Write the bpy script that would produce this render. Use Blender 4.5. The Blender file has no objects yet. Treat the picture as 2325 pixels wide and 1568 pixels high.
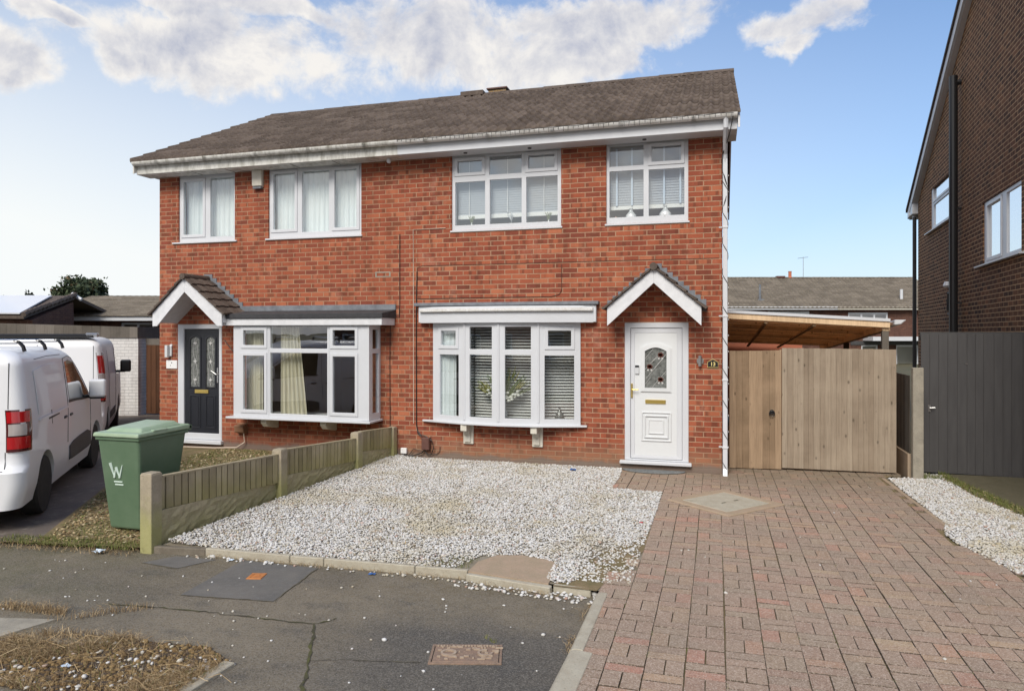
import bpy, math, random
import numpy as np
from mathutils import Vector, Matrix
R = math.radians
random.seed(7); rng = np.random.default_rng(11)
S = bpy.context.scene
COL = S.collection
TH = R(16.137)

# ------------------------------------------------------------------ camera
cam = bpy.data.cameras.new('camera'); camo = bpy.data.objects.new('camera', cam); COL.objects.link(camo)
camo.location = (-.088, -10.69, 2.05); camo.rotation_euler = (R(90), 0, TH)
cam.sensor_width = 36; cam.lens = 36 * 1600 / 2324; cam.shift_y = -29 / 2324
cam.clip_start = .05; cam.clip_end = 3000
S.camera = camo
S.view_settings.view_transform = 'Standard'; S.view_settings.look = 'None'; S.view_settings.gamma = 1
S.view_settings.exposure = 1.68

# ------------------------------------------------------------------ node helpers
class NT:
    def __init__(s, tree): s.t = tree; s.n = tree.nodes; s.l = tree.links
    def new(s, typ, **kw):
        n = s.n.new(typ)
        for k, v in kw.items(): setattr(n, k, v)
        return n
    def put(s, sock, v):
        if isinstance(v, bpy.types.NodeSocket): s.l.new(v, sock)
        elif v is not None:
            if isinstance(v, (tuple, list)) and len(v) == 3 and len(sock.default_value) == 4: v = (*v, 1)
            sock.default_value = v
    def math(s, op, a, b=None, c=None, clamp=False):
        n = s.new('ShaderNodeMath', operation=op, use_clamp=clamp)
        for i, v in enumerate((a, b, c)):
            if v is not None: s.put(n.inputs[i], v)
        return n.outputs[0]
    def vmath(s, op, a, b=None):
        n = s.new('ShaderNodeVectorMath', operation=op); s.put(n.inputs[0], a)
        if b is not None: s.put(n.inputs[1], b)
        return n.outputs[0] if op not in ('DOT_PRODUCT', 'LENGTH') else n.outputs['Value']
    def comb(s, x=0, y=0, z=0):
        n = s.new('ShaderNodeCombineXYZ')
        for i, v in enumerate((x, y, z)): s.put(n.inputs[i], v)
        return n.outputs[0]
    def sep(s, v):
        n = s.new('ShaderNodeSeparateXYZ'); s.put(n.inputs[0], v); return n.outputs
    def noise(s, vec, scale, detail=3, rough=.55, dist=0):
        n = s.new('ShaderNodeTexNoise'); s.put(n.inputs['Vector'], vec); n.inputs['Scale'].default_value = scale
        n.inputs['Detail'].default_value = detail; n.inputs['Roughness'].default_value = rough; n.inputs['Distortion'].default_value = dist
        return n.outputs[0]
    def vor(s, vec, scale, feature='F1', out='Distance'):
        n = s.new('ShaderNodeTexVoronoi', feature=feature); s.put(n.inputs['Vector'], vec); n.inputs['Scale'].default_value = scale
        return n.outputs[out]
    def ramp(s, fac, stops, interp='LINEAR'):
        n = s.new('ShaderNodeValToRGB'); cr = n.color_ramp; cr.interpolation = interp
        while len(cr.elements) < len(stops): cr.elements.new(.5)
        for e, (p, c) in zip(cr.elements, stops):
            e.position = p; e.color = (c, c, c, 1) if isinstance(c, (int, float)) else (*c, 1)
        s.put(n.inputs[0], fac); return n.outputs[0]
    def mix(s, f, a, b, blend='MIX'):
        n = s.new('ShaderNodeMix', data_type='RGBA', blend_type=blend)
        s.put(n.inputs[0], f); s.put(n.inputs[6], a); s.put(n.inputs[7], b); return n.outputs[2]
    def mapr(s, v, a, b, c=0, d=1):
        n = s.new('ShaderNodeMapRange'); s.put(n.inputs[0], v)
        for i, q in enumerate((a, b, c, d)): n.inputs[i + 1].default_value = q
        return n.outputs[0]
    def bump(s, h, strength=.3, dist=.01):
        n = s.new('ShaderNodeBump'); n.inputs['Strength'].default_value = strength; n.inputs['Distance'].default_value = dist
        s.put(n.inputs['Height'], h); return n.outputs[0]
    def obj(s): return s.new('ShaderNodeTexCoord').outputs['Object']
    def attr(s, name='tint'): return s.new('ShaderNodeAttribute', attribute_name=name).outputs['Fac']

# ------------------------------------------------------------------ sky and sun
SUN_EL, SUN_AZ = R(42), R(-176)          # azimuth from +Y, clockwise positive: veiled sun high behind the viewer
w = bpy.data.worlds.new('World'); S.world = w; w.use_nodes = True
N = NT(w.node_tree); N.n.clear()
sky = N.new('ShaderNodeTexSky', sky_type='NISHITA'); sky.sun_disc = False
sky.sun_elevation = SUN_EL; sky.sun_rotation = SUN_AZ; sky.air_density = 1.0; sky.dust_density = 1.2; sky.ozone_density = 2.0
gen = N.new('ShaderNodeTexCoord').outputs['Generated']
sx, sy, sz = N.sep(gen)
az = N.math('ARCTAN2', sx, sy)
el = N.math('ARCSINE', sz)
ne = N.noise(gen, 5.0, 6, .6); ne2 = N.noise(gen, 14.0, 5, .62); nw = N.noise(N.vmath('ADD', gen, (3.1, 1.7, .4)), 7, 5, .55)
warp_az = N.math('ADD', az, N.math('MULTIPLY', N.math('SUBTRACT', ne, .5), .16))
warp_el = N.math('ADD', el, N.math('MULTIPLY', N.math('SUBTRACT', nw, .5), .12))
def px_dir(x, y):
    u = (x - 1162) / 1600; v = (755 - y) / 1600; c, s_ = math.cos(TH), math.sin(TH)
    X, Y = u * c - s_, u * s_ + c
    return math.atan2(X, Y), math.atan(v / math.hypot(X, Y))
BL = [(560,130,340,95),(1000,100,330,115),(1190,165,300,70),(1340,50,340,70),(1400,150,90,40),(1850,55,150,62),(1820,118,70,30),
      (40,150,105,75),(100,30,110,28),(640,30,200,40),(1290,110,200,60),(330,150,120,50),(420,20,110,30)]
dens = None
for (bx, by, bw, bh) in BL:
    a0, e0 = px_dir(bx, by); a1, _ = px_dir(bx + bw, by); _, e1 = px_dir(bx, by - bh)
    da = N.math('DIVIDE', N.math('SUBTRACT', warp_az, a0), abs(a1 - a0)); de = N.math('DIVIDE', N.math('SUBTRACT', warp_el, e0), abs(e1 - e0))
    d = N.math('SUBTRACT', 1, N.math('ADD', N.math('MULTIPLY', da, da), N.math('MULTIPLY', de, de)))
    dens = d if dens is None else N.math('MAXIMUM', dens, d)
dens = N.math('MAXIMUM', dens, -1.2)
# scattered cloud elsewhere round the dome (behind the viewer), outside the part of the sky the photograph shows
back = N.mapr(sy, .35, -.1, 0, 1)
gcl = N.math('SUBTRACT', N.math('MULTIPLY', N.math('SUBTRACT', N.noise(gen, 2.6, 6, .6), .42), 7), N.math('MULTIPLY', N.math('SUBTRACT', 1, back), 9))
dens = N.math('MAXIMUM', dens, gcl)
fa = N.noise(gen, 9, 9, .64, .25); fa2 = N.noise(N.vmath('ADD', gen, (0, 0, .022)), 9, 9, .64, .25); fb_ = N.noise(gen, 30, 6, .65)
dn = N.math('ADD', dens, N.math('ADD', N.math('MULTIPLY', N.math('SUBTRACT', fa, .5), 3.6), N.math('MULTIPLY', N.math('SUBTRACT', fb_, .5), 1.1)))
cover = N.new('ShaderNodeMapRange', interpolation_type='SMOOTHSTEP'); N.put(cover.inputs[0], dn)
cover.inputs[1].default_value = -.40; cover.inputs[2].default_value = .62; cover = cover.outputs[0]
thick = N.math('MULTIPLY', N.mapr(dn, .15, 1.25, 0, 1), N.mapr(nw, .34, .58, .3, 1))
core = N.math('ADD', thick, N.math('MULTIPLY', N.math('SUBTRACT', fa2, fa), 3.2), clamp=True)
ccol = N.mix(core, (5.55, 5.32, 5.02), (2.75, 2.9, 3.5))
# haze towards the horizon, set stronger towards the left by hand
hz = N.math('POWER', N.mapr(el, -.02, .58, 1, 0), .95)
leftw = N.mapr(az, -.90, .40, 1.32, .34)
hz = N.math('MULTIPLY', hz, leftw, clamp=True)
hz = N.math('MAXIMUM', hz, N.math('MULTIPLY', N.math('POWER', N.mapr(el, -.02, .56, 1, 0), 2.2), .85))
skyc = N.mix(1.0, sky.outputs[0], (.50, .74, .90), 'MULTIPLY')
skyc = N.mix(1.0, skyc, (.0, .12, .5), 'ADD')
skyc = N.mix(hz, skyc, (5.45, 5.62, 5.62))
col = N.mix(N.math('MULTIPLY', cover, .93), skyc, ccol)
bg = N.new('ShaderNodeBackground'); N.put(bg.inputs[0], col); bg.inputs[1].default_value = .054
N.l.new(bg.outputs[0], N.new('ShaderNodeOutputWorld').inputs[0])
sun = bpy.data.lights.new('sun', 'SUN'); suno = bpy.data.objects.new('sun', sun); COL.objects.link(suno)
sun.energy = 1.08; sun.angle = R(28); sun.color = (1, .935, .84)
sd = Vector((math.sin(SUN_AZ) * math.cos(SUN_EL), math.cos(SUN_AZ) * math.cos(SUN_EL), math.sin(SUN_EL)))
suno.rotation_euler = sd.to_track_quat('Z', 'Y').to_euler(); suno.location = (-30, 20, 30)

# ------------------------------------------------------------------ materials
def mat(name, col=(.8, .8, .8), rough=.6, metal=0, spec=.5, coat=0, fn=None):
    m = bpy.data.materials.new(name); m.use_nodes = True; n = NT(m.node_tree)
    b = m.node_tree.nodes['Principled BSDF']
    b.inputs['Base Color'].default_value = (*col, 1); b.inputs['Roughness'].default_value = rough; b.inputs['Metallic'].default_value = metal
    b.inputs['Specular IOR Level'].default_value = spec; b.inputs['Coat Weight'].default_value = coat
    if fn: fn(n, b)
    return m
def varied(name, c1, c2, scale=4, rough=.6, bump=0, bscale=60, c3=None, **kw):
    def f(n, b):
        o = n.obj(); a = n.noise(o, scale, 5, .6)
        c = n.mix(n.mapr(a, .35, .65), c1, c2)
        if c3: c = n.mix(n.mapr(n.noise(o, scale * 6, 4, .7), .52, .7), c, c3)
        n.put(b.inputs['Base Color'], c)
        if bump: n.put(b.inputs['Normal'], n.bump(n.noise(o, bscale, 4, .6), bump, .01))
    return mat(name, c1, rough, fn=f, **kw)
def brick_mat(name, ramp, mortar, dark=.55, dirt=None, bw=.2335, bh=.0765, smear=(.10, .045, .03), off=(0, 0), pale=None, ms=.0072):
    def f(n, b):
        o = n.obj(); x, y, z = n.sep(o)
        u = n.math('ADD', n.math('ADD', x, y), off[0] + 100 * bw); v = n.math('ADD', z, off[1] + 100 * bh)
        uv = n.comb(u, v, 0)
        uvw = n.vmath('ADD', uv, n.vmath('MULTIPLY', n.vmath('SUBTRACT', n.comb(n.noise(uv, 7, 2), n.noise(n.vmath('ADD', uv, (9, 4, 0)), 9, 2), 0), (.5, .5, 0)), (.006, .006, 0)))
        t = n.new('ShaderNodeTexBrick'); n.put(t.inputs['Vector'], uvw)
        t.inputs['Scale'].default_value = 1; t.inputs['Brick Width'].default_value = bw; t.inputs['Row Height'].default_value = bh
        t.inputs['Mortar Size'].default_value = ms; t.inputs['Mortar Smooth'].default_value = .25; t.inputs['Bias'].default_value = 0
        t.inputs['Color1'].default_value = (0, 0, 0, 1); t.inputs['Color2'].default_value = (1, 1, 1, 1); t.inputs['Mortar'].default_value = (.5, .5, .5, 1)
        t.offset = .5; t.squash = 1
        row = n.math('FLOOR', n.math('DIVIDE', v, bh))
        c = n.ramp(t.outputs[0], ramp)
        sm = n.noise(n.comb(n.math('MULTIPLY', u, 1), n.math('MULTIPLY', row, 7.31), 0), 9, 1, .4)
        c = n.mix(n.math('MULTIPLY', n.mapr(sm, .55, .63), dark), c, smear)
        c = n.mix(n.mapr(n.noise(o, 1.1, 4, .6), .35, .75, 0, .22), c, tuple(q * 1.25 for q in ramp[0][1]))
        grain = n.noise(o, 120, 3, .7)
        c = n.mix(n.mapr(grain, .3, .7, 0, .35), c, n.mix(1, c, (.55, .5, .5), 'MULTIPLY'))
        mo = n.mix(n.mapr(n.noise(o, 6, 4, .6), .3, .7), mortar, tuple(q * .72 for q in mortar))
        c = n.mix(t.outputs['Fac'], c, mo)
        stv = n.noise(n.comb(n.math('MULTIPLY', u, 3.2), n.math('MULTIPLY', v, .45), 0), 1, 5, .65)
        c = n.mix(n.mapr(stv, .46, .66, 0, .42), c, n.mix(1, c, (.55, .50, .48), 'MULTIPLY'))
        if pale:   # pale weathering bloom
            c = n.mix(n.mapr(n.noise(o, 2.3, 6, .7), .56, .74, 0, .42), c, pale)
        if dirt:   # soiled lowest courses, irregular upper edge
            zz = n.math('ADD', z, n.math('MULTIPLY', n.math('SUBTRACT', n.noise(o, 3, 4, .6), .5), .22))
            c = n.mix(n.mapr(zz, .42, .12, 0, .62), c, dirt)
            c = n.mix(n.mapr(zz, .12, .06, 0, .75), c, (.17, .15, .13))
        n.put(b.inputs['Base Color'], c)
        h = n.math('ADD', n.math('MULTIPLY', n.math('SUBTRACT', 1, t.outputs['Fac']), 1), n.math('MULTIPLY', grain, .35))
        n.put(b.inputs['Normal'], n.bump(h, .55, .007))
    return mat(name, (.4, .15, .08), .85, spec=.25, fn=f)
M = {}
ORANGE = [(0, (.30, .082, .044)), (.18, (.42, .125, .062)), (.34, (.25, .064, .038)), (.5, (.36, .098, .050)), (.66, (.20, .056, .036)), (.82, (.33, .088, .046)), (1, (.47, .165, .085))]
M['brick'] = brick_mat('red_brick', ORANGE, (.45, .285, .185), .72, dirt=(.27, .165, .10), off=(.03, .012), pale=(.55, .30, .22), smear=(.15, .05, .03))
M['brick_left'] = brick_mat('orange_brick', ORANGE, (.43, .26, .165), .68, dirt=(.20, .085, .055), off=(.0, .012), pale=(.5, .24, .16), smear=(.15, .055, .03))
M['brick_dark'] = brick_mat('dark_brown_brick', [(0, (.125, .062, .034)), (.35, (.18, .086, .044)), (.7, (.075, .042, .026)), (1, (.26, .12, .058))], (.60, .39, .22), .5, smear=(.02, .014, .012), ms=.008)
M['brick_brown'] = brick_mat('brown_brick', [(0, (.11, .05, .035)), (.5, (.08, .038, .028)), (1, (.15, .07, .045))], (.16, .10, .08), .3)
M['brick_white'] = brick_mat('white_painted_brick', [(0, (.66, .65, .63)), (1, (.72, .71, .69))], (.52, .51, .50), 0)
M['brick_buff'] = brick_mat('buff_brick', [(0, (.36, .25, .13)), (1, (.44, .31, .16))], (.4, .34, .26), .2)
def _upvc(n, b):
    o = n.obj()
    c = n.mix(n.mapr(n.noise(o, 1.7, 4, .6), .3, .8), (.62, .64, .675), (.575, .59, .62))
    n.put(b.inputs['Base Color'], c)
M['upvc'] = mat('white_upvc', (.8, .8, .82), .32, fn=_upvc)
def _dirty(n, b):
    o = n.obj(); st = n.noise(n.vmath('MULTIPLY', o, (1, 1, .35)), 9, 5, .65)
    c = n.mix(n.mapr(st, .42, .7), (.66, .655, .62), (.30, .29, .25))
    n.put(b.inputs['Base Color'], c)
M['gutter_dirty'] = mat('weathered_white_plastic', (.6, .6, .55), .5, fn=_dirty)
M['gutter_clean'] = varied('white_gutter_plastic', (.74, .74, .74), (.62, .61, .58), 6, .4, c3=(.5, .48, .45))
M['barge'] = varied('white_painted_timber', (.70, .71, .735), (.62, .63, .655), 9, .5)
M['white'] = mat('white_gloss', (.8, .8, .8), .3)
M['cream'] = varied('cream_plaster', (.66, .63, .56), (.58, .55, .47), 12, .7)
def _tile(c0, c1, c2, lich=(.34, .31, .24)):
    def f(n, b):
        o = n.obj(); t = n.attr()
        c = n.ramp(t, [(0, c0), (.5, c1), (1, c2)])
        c = n.mix(n.mapr(n.noise(o, 16, 6, .75), .5, .72, 0, .75), c, lich)
        c = n.mix(n.mapr(n.noise(o, 1.1, 4, .6), .4, .75, 0, .45), c, tuple(q * .65 for q in c0))
        n.put(b.inputs['Base Color'], c)
        n.put(b.inputs['Normal'], n.bump(n.noise(o, 90, 3, .7), .4, .006))
    return f
M['tile'] = mat('concrete_roof_tile', rough=.9, spec=.2, fn=_tile((.080, .062, .052), (.110, .086, .073), (.145, .115, .098), (.21, .175, .145)))
M['tile_far'] = mat('brown_roof_tile', rough=.9, spec=.2, fn=_tile((.12, .102, .083), (.15, .128, .105), (.185, .158, .13)))
M['lead'] = varied('lead_flashing', (.20, .215, .24), (.13, .14, .16), 8, .55, metal=0, bump=.2)
M['felt'] = varied('black_roof_felt', (.032, .033, .037), (.05, .05, .055), 10, .8, bump=.4)
def _glass(rough=.0, tint=(1, 1, 1), refl=(.95, .97, 1)):
    def mk(name):
        m = bpy.data.materials.new(name); m.use_nodes = True; n = NT(m.node_tree); n.n.clear()
        tr = n.new('ShaderNodeBsdfTransparent'); tr.inputs[0].default_value = (*tint, 1)
        gl = n.new('ShaderNodeBsdfGlossy'); gl.inputs[0].default_value = (*refl, 1); gl.inputs['Roughness'].default_value = rough
        fr = n.new('ShaderNodeFresnel'); fr.inputs[0].default_value = 1.55
        o = n.obj(); nb = n.bump(n.noise(o, 2.2, 2), .04, .02); n.put(gl.inputs['Normal'], nb)
        f = n.math('ADD', n.math('MULTIPLY', fr.outputs[0], 1.8), .12, clamp=True)
        f = n.math('MULTIPLY', f, n.math('SUBTRACT', 1, n.new('ShaderNodeNewGeometry').outputs['Backfacing']))
        mx = n.new('ShaderNodeMixShader'); n.put(mx.inputs[0], f); n.l.new(tr.outputs[0], mx.inputs[1]); n.l.new(gl.outputs[0], mx.inputs[2])
        n.l.new(mx.outputs[0], n.new('ShaderNodeOutputMaterial').inputs[0]); return m
    return mk
M['glass'] = _glass(0, (.965, .98, .975))('window_glass')
M['glass_tint'] = mat('tinted_car_glass', (.018, .026, .022), .06, coat=1, spec=.8)
M['mirror_pane'] = mat('bright_reflecting_glass', (.90, .93, .95), .08, .85)
M['frost'] = mat('frosted_glass', (.60, .62, .64), .12, spec=.9)
def _wood(base, var, green=None, gs=0, knots=True, lo=.58, hi=1.22):
    def f(n, b):
        o = n.obj(); t = n.attr(); x, y, z = n.sep(o)
        seed = n.math('MULTIPLY', t, 37)
        gr = n.noise(n.comb(n.math('ADD', n.math('MULTIPLY', n.math('ADD', x, y), 60), seed), n.math('MULTIPLY', z, 2.2), seed), 1, 5, .65, .6)
        c = n.mix(n.mapr(t, 0, 1), tuple(q * lo for q in base), tuple(q * hi for q in var))
        c = n.mix(n.mapr(gr, .35, .7, 0, .55), c, tuple(q * .5 for q in base))
        c = n.mix(n.mapr(n.noise(o, 2.1, 4, .6), .4, .7, 0, .4), c, tuple(q * 1.25 for q in var))
        if knots:
            kd = n.vor(n.comb(n.math('ADD', n.math('MULTIPLY', n.math('ADD', x, y), 9), seed), n.math('MULTIPLY', z, 4.5), seed), 1)
            c = n.mix(n.mapr(kd, .16, .05, 0, .8), c, tuple(q * .28 for q in base))
        if green:
            zz = n.math('ADD', z, n.math('MULTIPLY', n.math('SUBTRACT', n.noise(o, 5, 5, .7), .5), .5))
            c = n.mix(n.mapr(zz, gs + .28, gs - .12, 0, .75), c, green)
        n.put(b.inputs['Base Color'], c)
        n.put(b.inputs['Normal'], n.bump(gr, .25, .004))
    return f
M['wood_old'] = mat('weathered_fence_timber', rough=.85, spec=.2, fn=_wood((.36, .30, .20), (.44, .38, .26), (.29, .27, .09), .28, False))
M['wood_gate'] = mat('sawn_softwood', rough=.8, spec=.2, fn=_wood((.31, .24, .175), (.34, .28, .215), lo=.78, hi=1.1))
M['wood_leaf'] = mat('warm_softwood', rough=.8, spec=.2, fn=_wood((.29, .20, .125), (.35, .25, .165), lo=.74, hi=1.12))
M['wood_port'] = mat('orange_softwood', rough=.8, spec=.2, fn=_wood((.70, .48, .28), (.80, .60, .40)))
def _poly():
    m = bpy.data.materials.new('light_passing_roof_sheet'); m.use_nodes = True; n = NT(m.node_tree); n.n.clear(); a = n.new('ShaderNodeBsdfTranslucent'); a.inputs[0].default_value = (.78, .56, .38, 1); b = n.new('ShaderNodeBsdfDiffuse'); b.inputs[0].default_value = (.62, .48, .35, 1)
    mx = n.new('ShaderNodeMixShader'); mx.inputs[0].default_value = .35; n.l.new(a.outputs[0], mx.inputs[1]); n.l.new(b.outputs[0], mx.inputs[2]); n.l.new(mx.outputs[0], n.new('ShaderNodeOutputMaterial').inputs[0]); return m
M['milky'] = _poly()  # tan translucent sheet in place of boards, chosen to brighten the carport underside
M['wood_brown'] = mat('dark_stained_timber', rough=.8, spec=.2, fn=_wood((.07, .032, .018), (.10, .046, .024), None, 0, False))
M['wood_greyb'] = mat('greyed_timber', rough=.85, spec=.2, fn=_wood((.13, .115, .095), (.17, .15, .13), None, 0, False))
M['wood_slate'] = mat('dark_grey_painted_timber', rough=.6, fn=lambda n, b: n.put(b.inputs['Base Color'], n.mix(n.mapr(n.noise(n.vmath('MULTIPLY', n.obj(), (5, 5, .6)), 3, 4, .6), .3, .7), (.052, .050, .052), (.068, .066, .067))))
def _conc(c1, c2, moss=None, mz=0):
    def f(n, b):
        o = n.obj(); x, y, z = n.sep(o)
        c = n.mix(n.mapr(n.noise(o, 7, 6, .7), .35, .65), c1, c2)
        c = n.mix(n.mapr(n.noise(o, 70, 3, .7), .55, .72, 0, .6), c, tuple(q * .5 for q in c1))
        if moss:
            zz = n.math('ADD', z, n.math('MULTIPLY', n.math('SUBTRACT', n.noise(o, 6, 5, .7), .5), .5))
            c = n.mix(n.mapr(zz, mz + .2, mz - .15, 0, .62), c, moss)
        n.put(b.inputs['Base Color'], c); n.put(b.inputs['Normal'], n.bump(n.noise(o, 55, 5, .7), .5, .008))
    return f
M['conc'] = mat('concrete', rough=.9, spec=.2, fn=_conc((.36, .33, .27), (.26, .24, .20)))
M['conc_post'] = mat('mossy_concrete', rough=.9, spec=.2, fn=_conc((.42, .36, .27), (.31, .27, .20), (.32, .33, .10), .30))
M['conc_board'] = mat('mossy_gravel_board_concrete', rough=.9, spec=.2, fn=_conc((.45, .39, .27), (.34, .30, .20), (.28, .28, .11), .16))
M['conc_dark'] = mat('stained_concrete', rough=.9, spec=.2, fn=_conc((.20, .175, .14), (.14, .12, .095)))
M['conc_pale'] = mat('pale_concrete', rough=.9, spec=.2, fn=_conc((.45, .42, .34), (.37, .33, .26)))
M['conc_tan'] = mat('tan_concrete', rough=.9, spec=.2, fn=_conc((.40, .30, .22), (.34, .27, .19)))
M['conc_green'] = mat('damp_concrete', rough=.85, spec=.3, fn=_conc((.13, .115, .075), (.10, .09, .055)))
def _asph(n, b):
    o = n.obj(); x, y, z = n.sep(o)
    big = n.noise(o, .9, 5, .6, .4); mid = n.noise(n.vmath('MULTIPLY', o, (1, 1.6, 1)), 2.6, 5, .65)
    c = n.mix(n.mapr(big, .35, .65), (.142, .122, .092), (.215, .182, .132))
    c = n.mix(n.mapr(mid, .55, .75, 0, .7), c, (.24, .20, .145))
    c = n.mix(n.mapr(mid, .45, .28, 0, .6), c, (.072, .070, .066))
    gm = n.math('MULTIPLY', n.mapr(x, -4.2, -6.5), n.mapr(n.noise(o, 3, 5, .65), .35, .65))
    c = n.mix(n.math('MULTIPLY', gm, .7), c, (.085, .085, .04))
    edge = n.math('MULTIPLY', n.mapr(y, -5.9, -5.1), n.mapr(n.noise(o, 4.5, 5, .7), .45, .68))
    c = n.mix(n.math('MULTIPLY', edge, .6), c, (.13, .10, .05))
    dk = n.math('MULTIPLY', n.mapr(n.math('ADD', x, n.math('MULTIPLY', n.noise(o, 1.6, 5, .6), 1.1)), -2.2, -1.6), n.mapr(n.math('ADD', y, n.math('MULTIPLY', n.noise(o, 2.1, 5, .6), .8)), -5.25, -5.6))
    c = n.mix(n.math('MULTIPLY', dk, .62), c, (.070, .069, .069))
    wsp = n.math('MULTIPLY', n.mapr(n.vor(o, 15), .085, .05), n.mapr(n.noise(o, 40, 3, .7), .45, .55))
    c = n.mix(n.math('MULTIPLY', wsp, .8), c, (.36, .35, .33))
    sp = n.vor(o, 130, out='Color'); sps = n.sep(sp)[0]
    c = n.mix(n.mapr(sps, .55, 1, 0, .55), c, (.23, .215, .19))
    c = n.mix(n.mapr(sps, .35, 0, 0, .5), c, (.03, .03, .03))
    n.put(b.inputs['Base Color'], c)
    n.put(b.inputs['Normal'], n.bump(n.math('ADD', n.noise(o, 110, 4, .7), n.math('MULTIPLY', mid, 2)), .55, .008))
M['asphalt'] = mat('old_asphalt', rough=.88, spec=.3, fn=_asph)
M['patch'] = varied('newer_asphalt_patch', (.125, .12, .112), (.165, .155, .14), 3, .85, .6, 120, c3=(.17, .165, .155), spec=.3)
M['patch_dark'] = varied('dark_asphalt_patch', (.072, .070, .068), (.105, .10, .094), 3, .85, .6, 120, c3=(.12, .12, .115), spec=.3)
M['drive'] = varied('brown_grey_concrete_drive', (.155, .125, .105), (.11, .095, .085), 1.2, .75, .5, 90, c3=(.20, .175, .15), spec=.35)
M['ground'] = varied('grass_and_soil', (.07, .075, .035), (.11, .09, .05), 1.5, .95, .5, 30)
M['soil'] = varied('bare_soil', (.25, .185, .11), (.17, .14, .075), 5, .95, .7, 60, c3=(.12, .13, .05), spec=.15)
M['soil_under'] = varied('soil_under_gravel', (.28, .25, .20), (.18, .15, .10), 3, .95, .7, 60, spec=.15)
M['joint'] = varied('dark_joint_sand', (.075, .062, .045), (.12, .105, .06), 5, .95)
def _block(n, b):
    o = n.obj(); t = n.attr()
    c = n.ramp(t, [(0, (.07, .055, .038)), (.02, (.325, .212, .158)), (.2, (.37, .255, .19)), (.38, (.315, .24, .18)), (.55, (.385, .275, .205)), (.72, (.33, .26, .19)), (.88, (.41, .285, .19)), (.965, (.44, .225, .165)), (1, (.42, .32, .21))])
    c = n.mix(n.mapr(n.noise(o, 1.4, 5, .6), .4, .7, 0, .5), c, (.27, .215, .17))
    c = n.mix(n.mapr(n.noise(o, .6, 6, .7), .45, .7, 0, .45), c, (.20, .16, .12)); c = n.mix(n.mapr(n.noise(o, 5, 5, .75), .56, .72, 0, .4), c, (.24, .20, .145))
    sp = n.sep(n.vor(o, 150, out='Color'))[0]
    c = n.mix(n.mapr(sp, .6, 1, 0, .75), c, (.52, .43, .36)); c = n.mix(n.mapr(sp, .35, 0, 0, .5), c, (.14, .09, .07))
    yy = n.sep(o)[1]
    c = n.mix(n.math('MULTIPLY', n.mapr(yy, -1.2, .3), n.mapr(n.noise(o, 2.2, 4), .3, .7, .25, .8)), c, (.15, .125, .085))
    n.put(b.inputs['Base Color'], c); n.put(b.inputs['Normal'], n.bump(n.noise(o, 140, 3, .7), .6, .006))
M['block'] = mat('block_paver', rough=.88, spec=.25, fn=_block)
def _stone(n, b):
    t = n.attr(); o = n.obj()
    c = n.ramp(t, [(0, (.20, .17, .14)), (.03, (.38, .34, .27)), (.10, (.52, .485, .41)), (.3, (.56, .55, .53)), (.6, (.605, .60, .59)), (.93, (.65, .655, .66)), (1, (.40, .26, .20))])
    yel = n.mapr(n.noise(o, .85, 4, .6), .50, .66)
    c = n.mix(n.math('MULTIPLY', yel, .6), c, (.44, .38, .24))
    c = n.mix(n.mapr(n.noise(o, 3.1, 5, .65), .58, .72, 0, .6), c, (.33, .26, .16))
    n.put(b.inputs['Base Color'], c)
M['stone'] = mat('white_gravel_stone', rough=.85, spec=.25, fn=_stone)
def _tintramp(stops, rough=.85, bumpy=0):
    def f(n, b):
        n.put(b.inputs['Base Color'], n.ramp(n.attr(), stops))
    return f
M['leaf_dead'] = mat('dead_leaves', rough=.8, spec=.2, fn=_tintramp([(0, (.12, .075, .035)), (.3, (.26, .18, .085)), (.6, (.38, .29, .16)), (.8, (.50, .42, .28)), (.9, (.10, .13, .03)), (1, (.16, .18, .06))]))
M['straw'] = mat('dry_grass', rough=.85, spec=.2, fn=_tintramp([(0, (.14, .09, .05)), (.35, (.28, .19, .10)), (.7, (.46, .34, .19)), (1, (.58, .46, .29))]))
M['grass'] = mat('green_grass', rough=.8, spec=.2, fn=_tintramp([(0, (.08, .11, .025)), (.5, (.15, .18, .05)), (.8, (.22, .22, .08)), (1, (.32, .28, .13))]))
M['foliage'] = mat('tree_foliage', rough=.8, spec=.2, fn=_tintramp([(0, (.03, .045, .028)), (.5, (.06, .08, .048)), (.8, (.07, .09, .045)), (1, (.15, .105, .06))]))
M['bark'] = varied('bark', (.06, .045, .03), (.09, .07, .05), 8, .9)
M['paint'] = mat('white_vehicle_paint', (.80, .81, .83), .38, coat=.25)
def _beige_paint(n, b):
    o = n.obj(); z = n.sep(o)[2]
    d = n.math('MULTIPLY', n.mapr(z, 1.2, .3), n.mapr(n.noise(o, 3.5, 5, .7), .3, .65))
    n.put(b.inputs['Base Color'], n.mix(n.math('MULTIPLY', d, .5), (.80, .80, .81), (.52, .48, .43)))
M['paint_shaded'] = mat('shaded_white_vehicle_paint', (.7, .7, .7), .45, coat=.15, fn=_beige_paint)  # beige of the shaded, reflecting side put into the lower paint
M['plastic_dk'] = varied('dark_grey_plastic', (.045, .045, .047), (.06, .06, .062), 8, .6)
M['rubber'] = varied('tyre_rubber', (.02, .02, .02), (.035, .033, .03), 12, .85)
M['steel'] = mat('satin_steel', (.5, .5, .5), .35, 1)
M['steel_dk'] = mat('dull_steel_wheel', (.16, .16, .17), .45, .7)
M['red_lamp'] = mat('red_lamp_lens', (.45, .008, .012), .12, coat=1)
M['clear_lamp'] = mat('clear_lamp_lens', (.45, .40, .38), .15, coat=1)
M['lamp_dark'] = mat('lamp_housing', (.08, .01, .012), .15, coat=1)
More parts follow.
